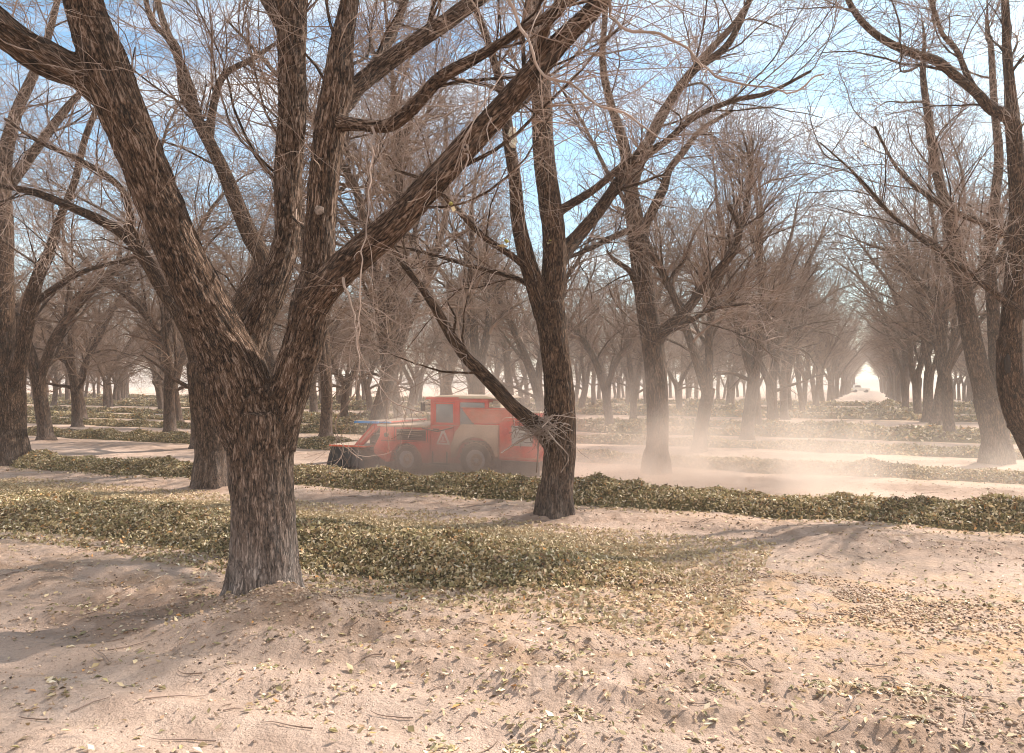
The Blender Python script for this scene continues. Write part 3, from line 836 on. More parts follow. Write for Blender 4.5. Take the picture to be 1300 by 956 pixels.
    r = hero_tree('pecan_tree', T2_XY, [trunk, a, b, b2, c, c2, e, l, l2], [], 0.015, 0.007, 22, 'bare pecan tree right of centre with a long low side limb and caught dead twigs', M_BARK2, dens=1.45, rtw=0.0034, husks=18)
    print('hero2', r[1])
    # ---- third tree, standing in the dust
    d = T3_XY[1]
    trunk = limb_px([(833, 615, 46, d), (832, 601, 36, d), (834, 570, 29, d), (835, 520, 28, d), (832, 470, 28, d), (826, 420, 28, d), (818, 370, 26, d), (810, 310, 24, d), (804, 265, 22, d)])
    a = limb_px([(805, 275, 21, d), (801, 240, 18, d), (796, 205, 16, d), (788, 170, 13, d - .2), (775, 130, 11, d - .3), (765, 80, 9, d - .4), (768, 20, 8, d - .5), (772, -50, 6, d - .5)])
    b = limb_px([(803, 235, 15, d), (815, 200, 14, d + .2), (832, 160, 13, d + .4), (850, 130, 12, d + .6), (876, 95, 11, d + .8), (905, 60, 9, d + 1.), (940, 20, 8, d + 1.2), (980, -50, 6, d + 1.3)])
    c = limb_px([(830, 440, 18, d), (845, 418, 15, d - .2), (870, 395, 13, d - .4), (890, 370, 12, d - .5), (910, 345, 11, d - .7), (932, 318, 10, d - .9), (938, 290, 8, d - 1.), (925, 260, 6, d - 1.1)])
    e = limb_px([(828, 432, 11, d), (850, 420, 9, d - .5), (880, 405, 8, d - 1.0), (905, 392, 6, d - 1.4), (950, 385, 4, d - 1.8)])
    f_ = limb_px([(812, 300, 15, d), (826, 272, 13, d + .2), (842, 240, 12, d + .3), (850, 215, 10, d + .4), (866, 195, 9, d + .5), (890, 165, 7, d + .6), (930, 140, 5, d + .7)])
    h = limb_px([(806, 290, 10, d), (780, 300, 8, d - .5), (750, 315, 7, d - 1.), (720, 328, 5, d - 1.4)])
    k = limb_px([(812, 372, 10, d), (800, 345, 8, d - .4), (780, 330, 6, d - .8), (770, 318, 4, d - 1.)])
    r = hero_tree('pecan_tree', T3_XY, [trunk, extend(a, 2.5, g), extend(b, 2.5, g), c, e, f_, h, k], [], 0.022, 0.006, 23, 'tall bare pecan tree rising straight from the thick dust behind the machine', M_BARK2, dens=1.45, rtw=0.0042, husks=10, levels=.8)
    # ---- tree seen just left of the front trunk
    d = L1_XY[1]
    trunk = limb_px([(272, 632, 62, d), (272, 620, 52, d), (270, 590, 44, d), (268, 550, 42, d), (262, 500, 42, d), (258, 460, 40, d)])
    a = limb_px([(262, 480, 34, d), (245, 430, 24, d), (228, 400, 20, d - .2), (205, 365, 18, d - .4), (185, 330, 17, d - .6), (160, 300, 15, d - .8), (132, 282, 13, d - 1.), (95, 265, 11, d - 1.2), (55, 248, 10, d - 1.4), (15, 238, 8, d - 1.6), (-40, 230, 6, d - 1.8)])
    a2 = limb_px([(165, 305, 11, d - .8), (165, 270, 8, d - .8), (150, 235, 8, d - .8), (105, 205, 7, d - .8), (50, 180, 6, d - .8), (5, 150, 4, d - .8)])
    b = limb_px([(262, 470, 30, d), (285, 420, 26, d + .1), (315, 370, 24, d + .2), (335, 335, 24, d + .3), (318, 300, 22, d + .3), (302, 262, 20, d + .2), (285, 220, 18, d + .1), (268, 185, 16, d), (250, 150, 15, d), (240, 110, 13, d), (225, 70, 11, d), (205, 20, 9, d), (190, -50, 7, d)])
    b2 = limb_px([(265, 175, 12, d), (272, 130, 10, d + .1), (285, 95, 9, d + .2), (320, 75, 7, d + .3), (350, 55, 5, d + .4)])
    b3 = limb_px([(252, 150, 11, d), (232, 120, 10, d - .1), (225, 60, 8, d - .2), (195, 30, 8, d - .2), (180, -20, 6, d - .2)])
    r = hero_tree('pecan_tree', L1_XY, [trunk, a, a2, extend(b, 2.0, g), b2, b3], [], 0.02, 0.006, 24, 'dark bare pecan tree standing close behind the left side of the huge front trunk', M_BARK2, dens=1.4, rtw=0.0038, husks=10, levels=.8)
    # ---- tree on the left edge
    d = LE_XY[1]
    trunk = limb_px([(8, 604, 64, d), (8, 590, 54, d), (8, 560, 46, d), (8, 520, 44, d), (6, 480, 46, d)])
    a = limb_px([(4, 500, 38, d), (2, 430, 32, d), (2, 360, 28, d), (4, 290, 24, d), (3, 230, 20, d), (8, 190, 17, d), (22, 140, 14, d), (40, 100, 12, d), (60, 50, 9, d), (75, -10, 7, d)])
    b = limb_px([(12, 520, 26, d), (22, 470, 22, d - .1), (32, 420, 19, d - .2), (40, 380, 18, d - .3), (52, 340, 14, d - .4), (62, 320, 12, d - .4), (75, 280, 10, d - .5), (95, 230, 9, d - .5), (110, 170, 8, d - .5), (140, 100, 6, d - .5)])
    c = limb_px([(2, 245, 15, d), (20, 225, 13, d + .2), (45, 190, 12, d + .3), (75, 150, 11, d + .4), (95, 125, 8, d + .5), (130, 90, 6, d + .6)])
    e = limb_px([(38, 390, 10, d - .2), (70, 365, 8, d - .4), (105, 345, 7, d - .8), (140, 335, 5, d - 1.2), (175, 325, 4, d - 1.6)])
    r = hero_tree('pecan_tree', LE_XY, [trunk, extend(a, 2, g), b, c, e], [], 0.025, 0.006, 25, 'thick bare pecan tree cut by the left edge, splitting low into two stems', M_BARK2, dens=1.3, rtw=0.0048, husks=8, levels=.8)
    # ---- leaning tree with a hollow, right edge
    d = RE_XY[1]
    trunk = limb_px([(1352, 650, 60, d), (1344, 630, 48, d), (1328, 595, 38, d), (1308, 555, 34, d), (1292, 520, 34, d), (1282, 480, 30, d), (1281, 430, 28, d)])
    a = limb_px([(1281, 450, 26, d), (1285, 390, 24, d), (1290, 330, 23, d), (1293, 270, 21, d), (1290, 210, 19, d), (1286, 160, 18, d), (1282, 110, 13, d), (1278, 60, 11, d), (1276, 0, 9, d), (1270, -80, 7, d)])
    b = limb_px([(1289, 165, 18, d), (1280, 148, 17, d - .1), (1258, 138, 14, d - .3), (1240, 118, 12, d - .5), (1215, 98, 12, d - .7), (1190, 78, 12, d - .9), (1160, 68, 11, d - 1.1), (1130, 55, 10, d - 1.2), (1105, 38, 9, d - 1.3), (1085, 15, 8, d - 1.4), (1070, -15, 7, d - 1.4)])
    c = limb_px([(1250, 132, 9, d - .4), (1230, 100, 8, d - .4), (1215, 65, 7, d - .4), (1195, 40, 6, d - .4), (1180, -10, 5, d - .4)])
    e = limb_px([(1300, 400, 13, d), (1270, 378, 10, d - .3), (1235, 350, 8, d - .6), (1200, 325, 7, d - .9), (1165, 300, 6, d - 1.2), (1130, 270, 5, d - 1.5), (1090, 225, 4, d - 1.9), (1040, 180, 3, d - 2.2)])
    h = limb_px([(1300, 370, 11, d), (1300, 320, 10, d + .5), (1262, 290, 9, d + .4), (1215, 270, 8, d + .2), (1180, 250, 7, d), (1140, 215, 5, d - .2), (1110, 160, 4, d - .3)])
    r2 = limb_px([(1290, 545, 22, d), (1305, 500, 17, d + .1), (1315, 440, 15, d + .2), (1325, 380, 13, d + .3), (1340, 300, 10, d + .4)])
    root, r = hero_tree('pecan_tree', RE_XY, [trunk, extend(a, 2, g), b, c, e, h, extend(r2, 3, g)], [], 0.018, 0.006, 26, 'leaning bare pecan tree at the right edge with a dark hollow in its stem', M_BARK2, dens=1.4, rtw=0.0036, husks=8, levels=.8)
    # the hollow
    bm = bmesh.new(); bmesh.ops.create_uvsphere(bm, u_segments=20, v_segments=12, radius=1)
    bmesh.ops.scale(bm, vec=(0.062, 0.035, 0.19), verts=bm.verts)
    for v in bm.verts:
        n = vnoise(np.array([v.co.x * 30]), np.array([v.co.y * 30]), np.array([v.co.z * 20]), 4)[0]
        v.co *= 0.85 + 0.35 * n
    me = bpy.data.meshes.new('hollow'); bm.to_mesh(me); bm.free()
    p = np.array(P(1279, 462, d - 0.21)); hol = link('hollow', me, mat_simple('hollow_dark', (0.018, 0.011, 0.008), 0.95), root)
    hol.location = tuple(p - np.array(root.location))
    # ---- the double-stemmed tree behind it
    d = R2_XY[1]
    trunk = limb_px([(1268, 600, 46, d), (1266, 588, 38, d), (1264, 560, 32, d), (1260, 530, 34, d), (1255, 505, 36, d)])
    a = limb_px([(1258, 530, 28, d), (1248, 490, 26, d), (1238, 450, 24, d), (1228, 400, 22, d), (1220, 350, 20, d), (1210, 300, 17, d), (1200, 260, 14, d), (1190, 220, 12, d), (1180, 160, 10, d), (1172, 100, 8, d)])
    b = limb_px([(1266, 545, 22, d), (1266, 500, 18, d), (1264, 440, 17, d + .2), (1260, 380, 15, d + .3), (1256, 320, 14, d + .4), (1262, 260, 12, d + .5), (1268, 200, 11, d + .6), (1262, 130, 9, d + .7), (1258, 60, 7, d + .8)])
    c = limb_px([(1262, 335, 12, d), (1275, 320, 11, d), (1282, 290, 9, d), (1290, 240, 8, d), (1300, 180, 6, d)])
    e = limb_px([(1222, 360, 10, d), (1205, 330, 8, d - .2), (1185, 310, 7, d - .4), (1160, 295, 6, d - .6), (1120, 262, 5, d - .8), (1080, 215, 4, d - 1)])
    hero_tree('pecan_tree', R2_XY, [trunk, extend(a, 2, g), extend(b, 1.5, g), c, e], [], 0.024, 0.006, 27, 'twin-stemmed bare pecan tree in the dust near the right edge', M_BARK2, dens=1.3, rtw=0.0048, husks=6, levels=.8)

# ------------------------------------------------------------------ orchard trees from prototypes
def proto_tree(seed, lod, sparse=False, upright=False):
    g = np.random.default_rng(seed)
    th = 1.9 + 1.0 * g.random(); r0 = 0.20 + 0.075 * g.random()
    n = 9
    lean = g.normal(0, 0.09, 2)
    tz = np.linspace(-0.15, th, n)
    tp = np.stack([lean[0] * tz + .03 * np.sin(tz * 2 + seed), lean[1] * tz, tz], 1)[None]
    tr = (r0 * (1 - 0.16 * tz / th) + 0.10 * np.exp(-(tz + .1) / 0.14) + 0.03 * np.clip((tz - th * .7), 0, 1))[None]
    top = tp[0, -2]
    k = g.integers(2, 5) if seed % 3 else 2
    az0 = g.random() * 6.28
    az = az0 + np.arange(k) / k * 6.28 + g.normal(0, .25, k)
    inc = np.radians(g.uniform(8, 27, k))
    if upright: inc = np.radians(g.uniform(5, 17, k))
    d = np.stack([np.cos(az) * np.sin(inc), np.sin(az) * np.sin(inc), np.cos(inc)], 1)
    Ls = g.uniform(8.5, 11.5, k)
    st = np.repeat(top[None], k, 0) - d * 0.15
    b1 = grow(st, d, Ls, np.full(k, r0 * (0.80 if k < 3 else 0.62)) * g.uniform(.8, 1.1, k), np.full(k, .020), 14, 0.075, 0.018, g)
    # low spreading boughs
    k2 = g.integers(1, 3) if not sparse else 1; az = g.random(k2) * 6.28; inc = np.radians(g.uniform(45, 75, k2))
    d2 = np.stack([np.cos(az) * np.sin(inc), np.sin(az) * np.sin(inc), np.cos(inc)], 1)
    zs = g.uniform(0.7, 1.0, k2) * th
    st2 = np.stack([lean[0] * zs, lean[1] * zs, zs], 1)
    b1b = grow(st2, d2, g.uniform(2.6, 4.2, k2), np.full(k2, r0 * .36), np.full(k2, .014), 14, 0.10, 0.05, g)
    B1 = b1 if (sparse or upright) else cat_tubes(b1, b1b)
    q = {0: 0.85, 1: 0.72, 2: 0.48}[lod] * (0.45 if sparse else 1)
    rmul = {0: 1.0, 1: 1.45, 2: 2.1}[lod]
    b2 = spawn(*B1, g, 0.9 if sparse else 1.8, 0.10, 0.58 if upright else 0.68, 3.2, 0.4, 0.42, 0.017, 9, 0.14, 0.05, minz=2.9)
    b3 = spawn(*cat_tubes(b2, B1), g, 3.0 * q ** .5, 0.15, 0.66, 2.0, 0.45, 0.42, 0.009 * rmul ** .5, 8, 0.16, 0.025)
    b4 = spawn(*cat_tubes(b3, b2), g, 4.6 * q, 0.10, 0.70, 1.15, 0.45, 0.5, 0.0052 * rmul, 5, 0.19, 0.015)
    gs = [(*b3, 4 if lod == 0 else 3), (*b4, 3)]
    if lod == 0:
        b5 = spawn(*b4, g, 1.5, 0.2, 0.7, 0.5, 0.45, 0.6, 0.0042, 4, 0.17, 0.03)
        gs.append((*b5, 3))
    s_ = {0: 16, 1: 9, 2: 6}[lod]
    tm = tube_mesh('trunk', [(tp, tr, s_ + 6), (*B1, s_), (*b2, max(3, s_ // 2))])
    if lod == 0:
        nv = len(tm.vertices); co = np.empty(nv * 3, np.float32); tm.vertices.foreach_get('co', co); co = co.reshape(-1, 3)
        co += (fbm(co[:, 0] * 5, co[:, 1] * 5, co[:, 2] * 2.5, oct=2, seed=seed)[:, None] - .5) * 0.05 * np.clip(1 - co[:, 2:3] / 5, 0.1, 1)
        tm.vertices.foreach_set('co', co.ravel())
    cm = tube_mesh('crown', gs)
    tm.materials.append(M_BARK2); cm.materials.append(M_TWIGF)
    return tm, cm

ORD = ['first', 'second', 'third', 'fourth', 'fifth', 'sixth', 'seventh', 'eighth', 'ninth', 'tenth', 'eleventh', 'twelfth']

def build_orchard():
    protos = {0: [proto_tree(300 + i, 0) for i in range(7)], 1: [proto_tree(400 + i, 1) for i in range(6)], 2: [proto_tree(500 + i, 2) for i in range(5)]}
    g = np.random.default_rng(77)
    upr = {l: [proto_tree(800 + 10 * l + i, l, False, True) for i in range(3)] for l in (0, 1, 2)}
    light = [proto_tree(600 + i, 0, True) for i in range(3)]
    heroes = [MAIN_XY, T2_XY, T3_XY, L1_XY, LE_XY, RE_XY, R2_XY]
    spots = []
    for k in range(-26, 12):
        for j in range(-1, 44):
            s = ROW_S0 + ROW_DS * k + g.normal(0, .22); t = TREE_T0 + TREE_DT * j + g.normal(0, .28)
            keep_missing = g.random() < 0.02
            x, y = ST(s, t)
            if any(math.hypot(x - a, y - b) < 2.6 for a, b in heroes): continue
            if (k, j) in ((1, 4), (0, 0), (1, 1)): continue
            if y < 1.2 or abs(x) > 0.70 * y + (3.2 if y < 14 else 5.5): continue
            if y < 7 and abs(x) < 0.70 * y + 1.5: continue
            d = math.hypot(x, y)
            if keep_missing and d > 24: continue
            if d > 290: continue
            if k not in (0, 1) and (t > 150 or (k <= -5 and t > 95)): continue
            spots.append((d, k, j, x, y))
    spots.sort()
    rowname = {0: "the row along the aisle's left side", 1: "the row along the aisle's right side", -1: 'the second row left of the aisle',
               -2: 'the third row left of the aisle', -3: 'the fourth row left of the aisle', -4: 'the fifth row left of the aisle',
               -5: 'the sixth row left of the aisle', -6: 'the seventh row left of the aisle', -7: 'the eighth row left of the aisle', 2: 'the second row right of the aisle', 3: 'the third row right of the aisle'}
    TURN = {(1, 4): 2.6, (1, 5): 3.1}
    NIND = 285
    rowcount = {0: 3, -1: 1, -2: 1, 1: 2}
    for i, (d, k, j, x, y) in enumerate(spots[:NIND]):
        lod = 0 if d < 42 else (1 if d < 95 else 2)
        pr = protos[lod][int(g.integers(len(protos[lod])))]
        if y < 12.5: pr = light[i % 3]
        elif k in (0, 1) and j > 2 and not (k == 0 and j in (4, 6)): pr = upr[lod][int(g.integers(3))]
        root = empty('pecan_tree', (x, y, gz(x, y) if d < 100 else 0.0), float(g.random() * 6.28))
        if (k, j) in TURN: root.rotation_euler[2] += TURN[(k, j)]
        if y < 12.5:
            nv_ = len(pr[0].vertices); c_ = np.empty(nv_ * 3, np.float32); pr[0].vertices.foreach_get('co', c_); c_ = c_.reshape(-1, 3)[::7]
            best = None
            for a_ in np.linspace(0, 6.28, 24, endpoint=False):
                X_ = x + c_[:, 0] * math.cos(a_) - c_[:, 1] * math.sin(a_); Y_ = y + c_[:, 0] * math.sin(a_) + c_[:, 1] * math.cos(a_)
                n_ = ((np.abs(X_) < .69 * Y_) & (c_[:, 2] < 2.3 + .5 * Y_)).sum()
                if best is None or n_ < best[0]: best = (n_, a_)
            root.rotation_euler[2] = best[1]
        sc = float(g.uniform(1.0, 1.24)) * (0.68 if (k, j) == (1, 1) else (0.85 if y < 12.5 else 1.0)); root.scale = (sc, sc, sc * float(g.uniform(.92, 1.06)))
        rc = rowcount.get(k, 0); rowcount[k] = rc + (0 if y < abs(x) / 0.684 else 1)
        if k in rowname and rc < 12 and d < 90:
            lab = 'pecan tree, %s from the front in %s' % (ORD[rc], rowname[k])
            if y < abs(x) / 0.684: lab = 'bare pecan tree outside the view reaching branches in, ' + rowname[k]
        elif k in rowname:
            lab = 'hazy bare pecan tree far down %s' % rowname[k]
        elif k < 0:
            lab = 'hazy bare pecan tree deep in the left background, small among many alike'
        else:
            lab = 'hazy bare pecan tree deep in the right background, small among many alike'
        tag(root, lab, 'tree', GT)
        for nm, me in zip(('trunk', 'crown'), pr):
            o = bpy.data.objects.new(nm, me); COL.objects.link(o); o.parent = root
    rest = spots[NIND:]
    print('spots', len(spots), 'rest', len(rest), 'farthest individual', spots[min(NIND, len(spots)) - 1][0])
    if rest:
        vs, fs, cs, bs, o_ = [], [], [], [], 0
        small = [proto_far(700 + i) for i in range(5)]
        for (d, k, j, x, y) in rest:
            v, f, c, b = small[int(g.integers(5))]
            a = g.random() * 6.28; R = np.array([[math.cos(a), -math.sin(a), 0], [math.sin(a), math.cos(a), 0], [0, 0, 1]])
            vs.append((v * g.uniform(.88, 1.1)) @ R.T + np.array([x, y, 0])); fs.append(f + o_); cs.append(c); bs.append(b); o_ += len(v)
        me = mesh_np('distant_orchard', np.concatenate(vs), np.concatenate(fs), np.concatenate(cs))
        attr_vec(me, 'bark', np.concatenate(bs))
        o = link('distant_orchard', me, M_TWIGF)
        tag(o, 'far hazy mass of bare orchard trees behind all the nearer rows', 'trees', kind='stuff')

def proto_far(seed):
    g = np.random.default_rng(seed)
    tz = np.linspace(-.1, 2.2, 4); tp = np.stack([0 * tz, 0 * tz, tz], 1)[None]; tr = (0.24 - .02 * tz)[None]
    k = 4; az = g.random() * 6 + np.arange(k) * 1.57; inc = np.radians(g.uniform(15, 45, k))
    d = np.stack([np.cos(az) * np.sin(inc), np.sin(az) * np.sin(inc), np.cos(inc)], 1)
    b1 = grow(np.repeat(tp[0, -2:-1], k, 0), d, g.uniform(6, 9, k), np.full(k, .13), np.full(k, .03), 7, .1, .02, g)
    b2 = spawn(*b1, g, 1.4, .15, .7, 2.8, .4, .45, .04, 5, .12, .05)
    b3 = spawn(*cat_tubes(b2, b1), g, 1.3, .15, .7, 1.6, .4, .5, .028, 3, .15, .05)
    return join_parts([tubes(tp, tr, 6), tubes(*b1, 4), tubes(*b2, 3), tubes(*b3, 3)])

# ------------------------------------------------------------------ red nut harvester
def bm_box(bm, x0, x1, y0, y1, z0, z1, taper=None):
    r = bmesh.ops.create_cube(bm, size=1)
    for v in r['verts']:
        v.co = Vector((x0 + (v.co.x + .5) * (x1 - x0), y0 + (v.co.y + .5) * (y1 - y0), z0 + (v.co.z + .5) * (z1 - z0)))
    return r['verts']

def bm_poly(bm, prof, y0, y1):
    """extrude an (x,z) outline across y"""
    a = [bm.verts.new((x, y0, z)) for x, z in prof]; b = [bm.verts.new((x, y1, z)) for x, z in prof]
    n = len(prof)
    bm.faces.new(a); bm.faces.new(b[::-1])
    for i in range(n):
        bm.faces.new((a[(i + 1) % n], a[i], b[i], b[(i + 1) % n]))
    bmesh.ops.recalc_face_normals(bm, faces=bm.faces)

def bm_tube(bm, p0, p1, r, seg=12):
    p0, p1 = Vector(p0), Vector(p1); d = p1 - p0
    m = Matrix.Translation((p0 + p1) / 2) @ d.to_track_quat('Z', 'Y').to_matrix().to_4x4()
    bmesh.ops.create_cone(bm, cap_ends=True, segments=seg, radius1=r, radius2=r, depth=d.length, matrix=m)

def fin(name, bm, mat, parent, bevel=0.012, smooth_=False, seg=2):
    me = bpy.data.meshes.new(name); bm.to_mesh(me); bm.free()
    if smooth_:
        for p in me.polygons: p.use_smooth = True
    o = link(name, me, mat, parent)
    if bevel:
        md = o.modifiers.new('b', 'BEVEL'); md.width = bevel; md.segments = seg; md.limit_method = 'ANGLE'
    return o

def ring_profile(bm, prof, cx, cz, y_c, seg=40):
    """lathe (radius, y) profile round the y axis"""
    rows = []
    for r, yy in prof:
        rows.append([bm.verts.new((cx + r * math.cos(a), y_c + yy, cz + r * math.sin(a))) for a in [i / seg * 2 * math.pi for i in range(seg)]])
    for i in range(len(rows) - 1):
        for j in range(seg):
            bm.faces.new((rows[i][j], rows[i][(j + 1) % seg], rows[i + 1][(j + 1) % seg], rows[i + 1][j]))
    return rows

def build_harvester():
    ox, oy = ST(-13.30, 17.05)
    root = empty('nut_harvester', (ox, oy, gz(ox, oy)), math.atan2(BX[1], BX[0]))
    tag(root, 'dusty red low-built nut harvester with cab and black front flaps driving left', 'harvester')
    RED = mat_simple('red_paint', (0.66, 0.050, 0.022), 0.45, 0.0, 0.14, 5.0, dust=0.32)
    RED2 = mat_simple('red_paint_clean', (0.60, 0.040, 0.022), 0.4, 0.0, 0.1, 5.0, dust=0.12)
    PINK = mat_simple('dust_coated_red', (0.60, 0.17, 0.11), 0.7, 0.0, 0.1, 4.0, dust=0.4)
    TAN = mat_simple('dust_coated_metal', (0.50, 0.36, 0.26), 0.9, 0.0, 0.15, 4.0, dust=0.6)
    CREAM = mat_simple('cream_roof', (0.66, 0.56, 0.42), 0.7, 0.0, 0.08, 4.0, dust=0.4)
    RUB = mat_simple('black_rubber', (0.022, 0.022, 0.025), 0.6, 0.0, 0.25, 6.0, dust=0.1, bump=.3)
    TYRE = mat_simple('dusty_tyre', (0.055, 0.05, 0.046), 0.9, 0.0, 0.25, 6.0, dust=0.35)
    RIM = mat_simple('white_rim', (0.62, 0.62, 0.66), 0.5, 0.0, 0.08, 6.0, dust=0.1)
    GREY = mat_simple('grey_sheet', (0.42, 0.41, 0.39), 0.6, 0.2, 0.1, 6.0, dust=0.2)
    DARK = mat_simple('dark_machinery', (0.04, 0.034, 0.03), 0.7, 0.2, 0.3, 9.0, dust=0.3)
    BLUE = mat_simple('blue_paint', (0.05, 0.26, 0.60), 0.45, 0.0, 0.1, 6.0, dust=0.05)
    WHITE = mat_simple('white_paint', (0.78, 0.75, 0.72), 0.5, 0.0, 0.05, 6.0)
    ORANGE = mat_simple('orange_red_paint', (0.72, 0.11, 0.04), 0.5, 0.0, 0.1, 6.0, dust=0.15)
    m, nt, b = newmat('cab_glass')
    b.inputs['Base Color'].default_value = (0.24, 0.29, 0.32, 1); b.inputs['Roughness'].default_value = 0.06
    b.inputs['Transmission Weight'].default_value = 0.35; b.inputs['IOR'].default_value = 1.6; b.inputs['Metallic'].default_value = 0.12
    gn = nd(nt, 'ShaderNodeTexNoise', i_Scale=5.0, i_Detail=2.0); gt = nd(nt, 'ShaderNodeTexCoord'); nt.links.new(gt.outputs['Object'], gn.inputs['Vector'])
    gb = nd(nt, 'ShaderNodeBump', i_Strength=0.25, i_Distance=0.05); nt.links.new(gn.outputs['Fac'], gb.inputs['Height']); nt.links.new(gb.outputs[0], b.inputs['Normal'])
    GLASS = m
    Y0, Y1 = -0.98, 0.98
    # chassis and underbody
    bm = bmesh.new(); bm_poly(bm, [(1.62, .42), (1.95, .20), (6.25, .22), (6.25, .55), (1.75, .60)], -0.62, 0.62); fin('chassis', bm, DARK, root)
    # front body
    bm = bmesh.new(); bm_poly(bm, [(1.80, 1.20), (1.78, .95), (1.58, .62), (1.62, .48), (1.95, .28), (2.1, .28), (2.16, .52), (2.34, .73), (2.6, .80), (2.86, .73), (3.04, .52), (3.08, .30), (3.30, .30), (3.30, 1.20)], Y0, Y1)
    body = fin('body', bm, RED, root, 0.02)
    bm = bmesh.new(); bm_box(bm, 1.72, 3.26, Y0 - .03, Y1 + .03, 1.205, 1.245); fin('deck', bm, CREAM, root, .008)
    bm = bmesh.new(); bm_box(bm, 2.32, 3.2, Y0 - .015, Y0 + .2, .86, 1.14)
    for k in range(5): bm_box(bm, 2.36, 3.16, Y0 - .03, Y0 - .012, .89 + k * .05, .91 + k * .05)
    fin('engine_grille', bm, DARK, root, .004)
    bm = bmesh.new(); bm_tube(bm, (2.0, Y0 - .03, .98), (2.0, Y0 + .05, .98), .062, 20); fin('headlight', bm, DARK, root, .004)
    bm = bmesh.new(); bm_tube(bm, (2.35, Y0 - .02, 1.10), (3.2, Y0 - .02, 1.10), .022); bm_tube(bm, (2.35, Y0 - .05, 1.02), (3.1, Y0 - .05, .98), .016); fin('pipe', bm, DARK, root, 0, True)
    # front sweeper: flaps, bar, arms
    bm = bmesh.new()
    for (a, c) in ((-.98, -.34), (-.32, .32), (.34, .98)):
        bm_poly(bm, [(0.02, .04), (0.12, .40), (0.22, .62), (.95, .62), (1.12, .55), (1.28, .30), (1.36, .04), (1.30, .03), (1.0, .10), (.6, .05), (.2, .03)], a, c)
    fin('front_flaps', bm, RUB, root, .02)
    bm = bmesh.new()
    for xx in (.25, .55, .85, 1.1): bm_tube(bm, (xx, Y0 - .005, .08), (xx + .03, Y0 - .005, .6), .012)
    fin('flap_rib', bm, RUB, root, 0, True)
    bm = bmesh.new(); bm_box(bm, 0.16, 1.38, -1.02, 1.02, .625, .675); fin('crossbar', bm, ORANGE, root, .01)
    for yy in (-.86, .74):
        bm = bmesh.new(); bm_poly(bm, [(0.86, .66), (1.12, .66), (1.78, 1.27), (1.50, 1.27)], yy, yy + .12)
        arm = fin('lift_arm', bm, RED2, root, .012)
        bm = bmesh.new(); bm_poly(bm, [(1.04, .74), (1.12, .74), (1.58, 1.20), (1.50, 1.20)], yy - .012, yy + .0); fin('arm_plate', bm, PINK, arm, 0)
    bm = bmesh.new(); bm_box(bm, 1.32, 2.05, -.90, .90, 1.285, 1.33); fin('top_plate', bm, RED2, root, .008)
    bm = bmesh.new(); bm_box(bm, .98, 1.74, -1.0, -.80, 1.262, 1.325); bm_tube(bm, (.92, -.92, 1.29), (2.1, -.92, 1.30), .024); fin('marker_bar', bm, BLUE, root, .008)
    bm = bmesh.new(); bm_tube(bm, (1.35, -.5, .7), (1.9, -.5, 1.05), .035); bm_tube(bm, (1.35, .5, .7), (1.9, .5, 1.05), .035); bm_box(bm, 1.2, 1.75, -.6, .6, .5, .95); fin('hydraulic_lift', bm, DARK, root, .01)
    # cab
    cx0, cx1, cy0, cy1 = 3.28, 4.92, -.90, .55
    cab = bmesh.new()
    bm_box(cab, cx0, cx1 - .7, cy0, cy1, .32, 1.26)                 # lower shell
    bm_box(cab, cx1 - .7 + .002, cx1, cy0 + .12, cy1, .9, 1.26)
    for (x, w) in ((cx0, .10), (3.98, .14), (cx1 - .10, .10)):
        for y in (cy0, cy1 - .08):
            bm_box(cab, x, x + w, y, y + .08, 1.262, 1.90)
    bm_box(cab, cx0 + .002, cx1 - .002, cy0 + .003, cy0 + .077, 1.84, 1.93); bm_box(cab, cx0 + .002, cx1 - .002, cy1 - .077, cy1 - .003, 1.84, 1.93)
    bm_box(cab, cx0 + .003, cx0 + .09, cy0 + .08, cy1 - .08, 1.84, 1.928); bm_box(cab, cx1 - .09, cx1 - .003, cy0 + .08, cy1 - .08, 1.84, 1.928)
    co = fin('cab', cab, RED2, root, .012)
    bm = bmesh.new(); bm_poly(bm, [(3.16, 1.90), (3.20, 1.965), (4.15, 1.965), (4.15, 1.935)], cy0 - .06, cy1 + .06); fin('roof_visor', bm, RED2, co, .006)
    bm = bmesh.new(); bm_poly(bm, [(3.45, 1.968), (3.6, 2.015), (4.95, 2.0), (5.12, 1.95), (5.1, 1.935), (4.155, 1.938), (4.14, 1.968)], cy0 - .08, cy1 + .08); fin('roof', bm, CREAM, co, .012)
    bm = bmesh.new()
    for (xa, xb, za, zb) in ((3.385, 3.975, 1.27, 1.33), (3.385, 3.975, 1.79, 1.835), (3.385, 3.43, 1.33, 1.79), (3.93, 3.975, 1.33, 1.79)): bm_box(bm, xa, xb, cy0 + .012, cy0 + .05, za, zb)
    wf = fin('door_window', bm, RED2, co, .006)
    bm = bmesh.new(); bm_box(bm, 3.43, 3.93, cy0 + .028, cy0 + .034, 1.33, 1.79); fin('window_pane', bm, GLASS, wf, 0)
    bm = bmesh.new(); bm_box(bm, 4.13, 4.81, cy0 + .03, cy0 + .036, 1.27, 1.835); fin('window_pane', bm, GLASS, co, 0)
    bm = bmesh.new(); bm_box(bm, cx0 + .03, cx0 + .036, cy0 + .09, cy1 - .09, 1.27, 1.835); fin('windscreen', bm, GLASS, co, 0)
    bm = bmesh.new(); bm_poly(bm, [(4.0, .98), (4.45, .98), (4.5, 1.62), (4.38, 1.64), (4.36, 1.1), (4.0, 1.1)], -.42, .10); fin('driver_seat', bm, DARK, co, .03)
    bm = bmesh.new(); ring = ring_profile(bm, [(.16, -.012), (.18, 0), (.16, .012), (.15, 0)], 0, 0, 0, 24)
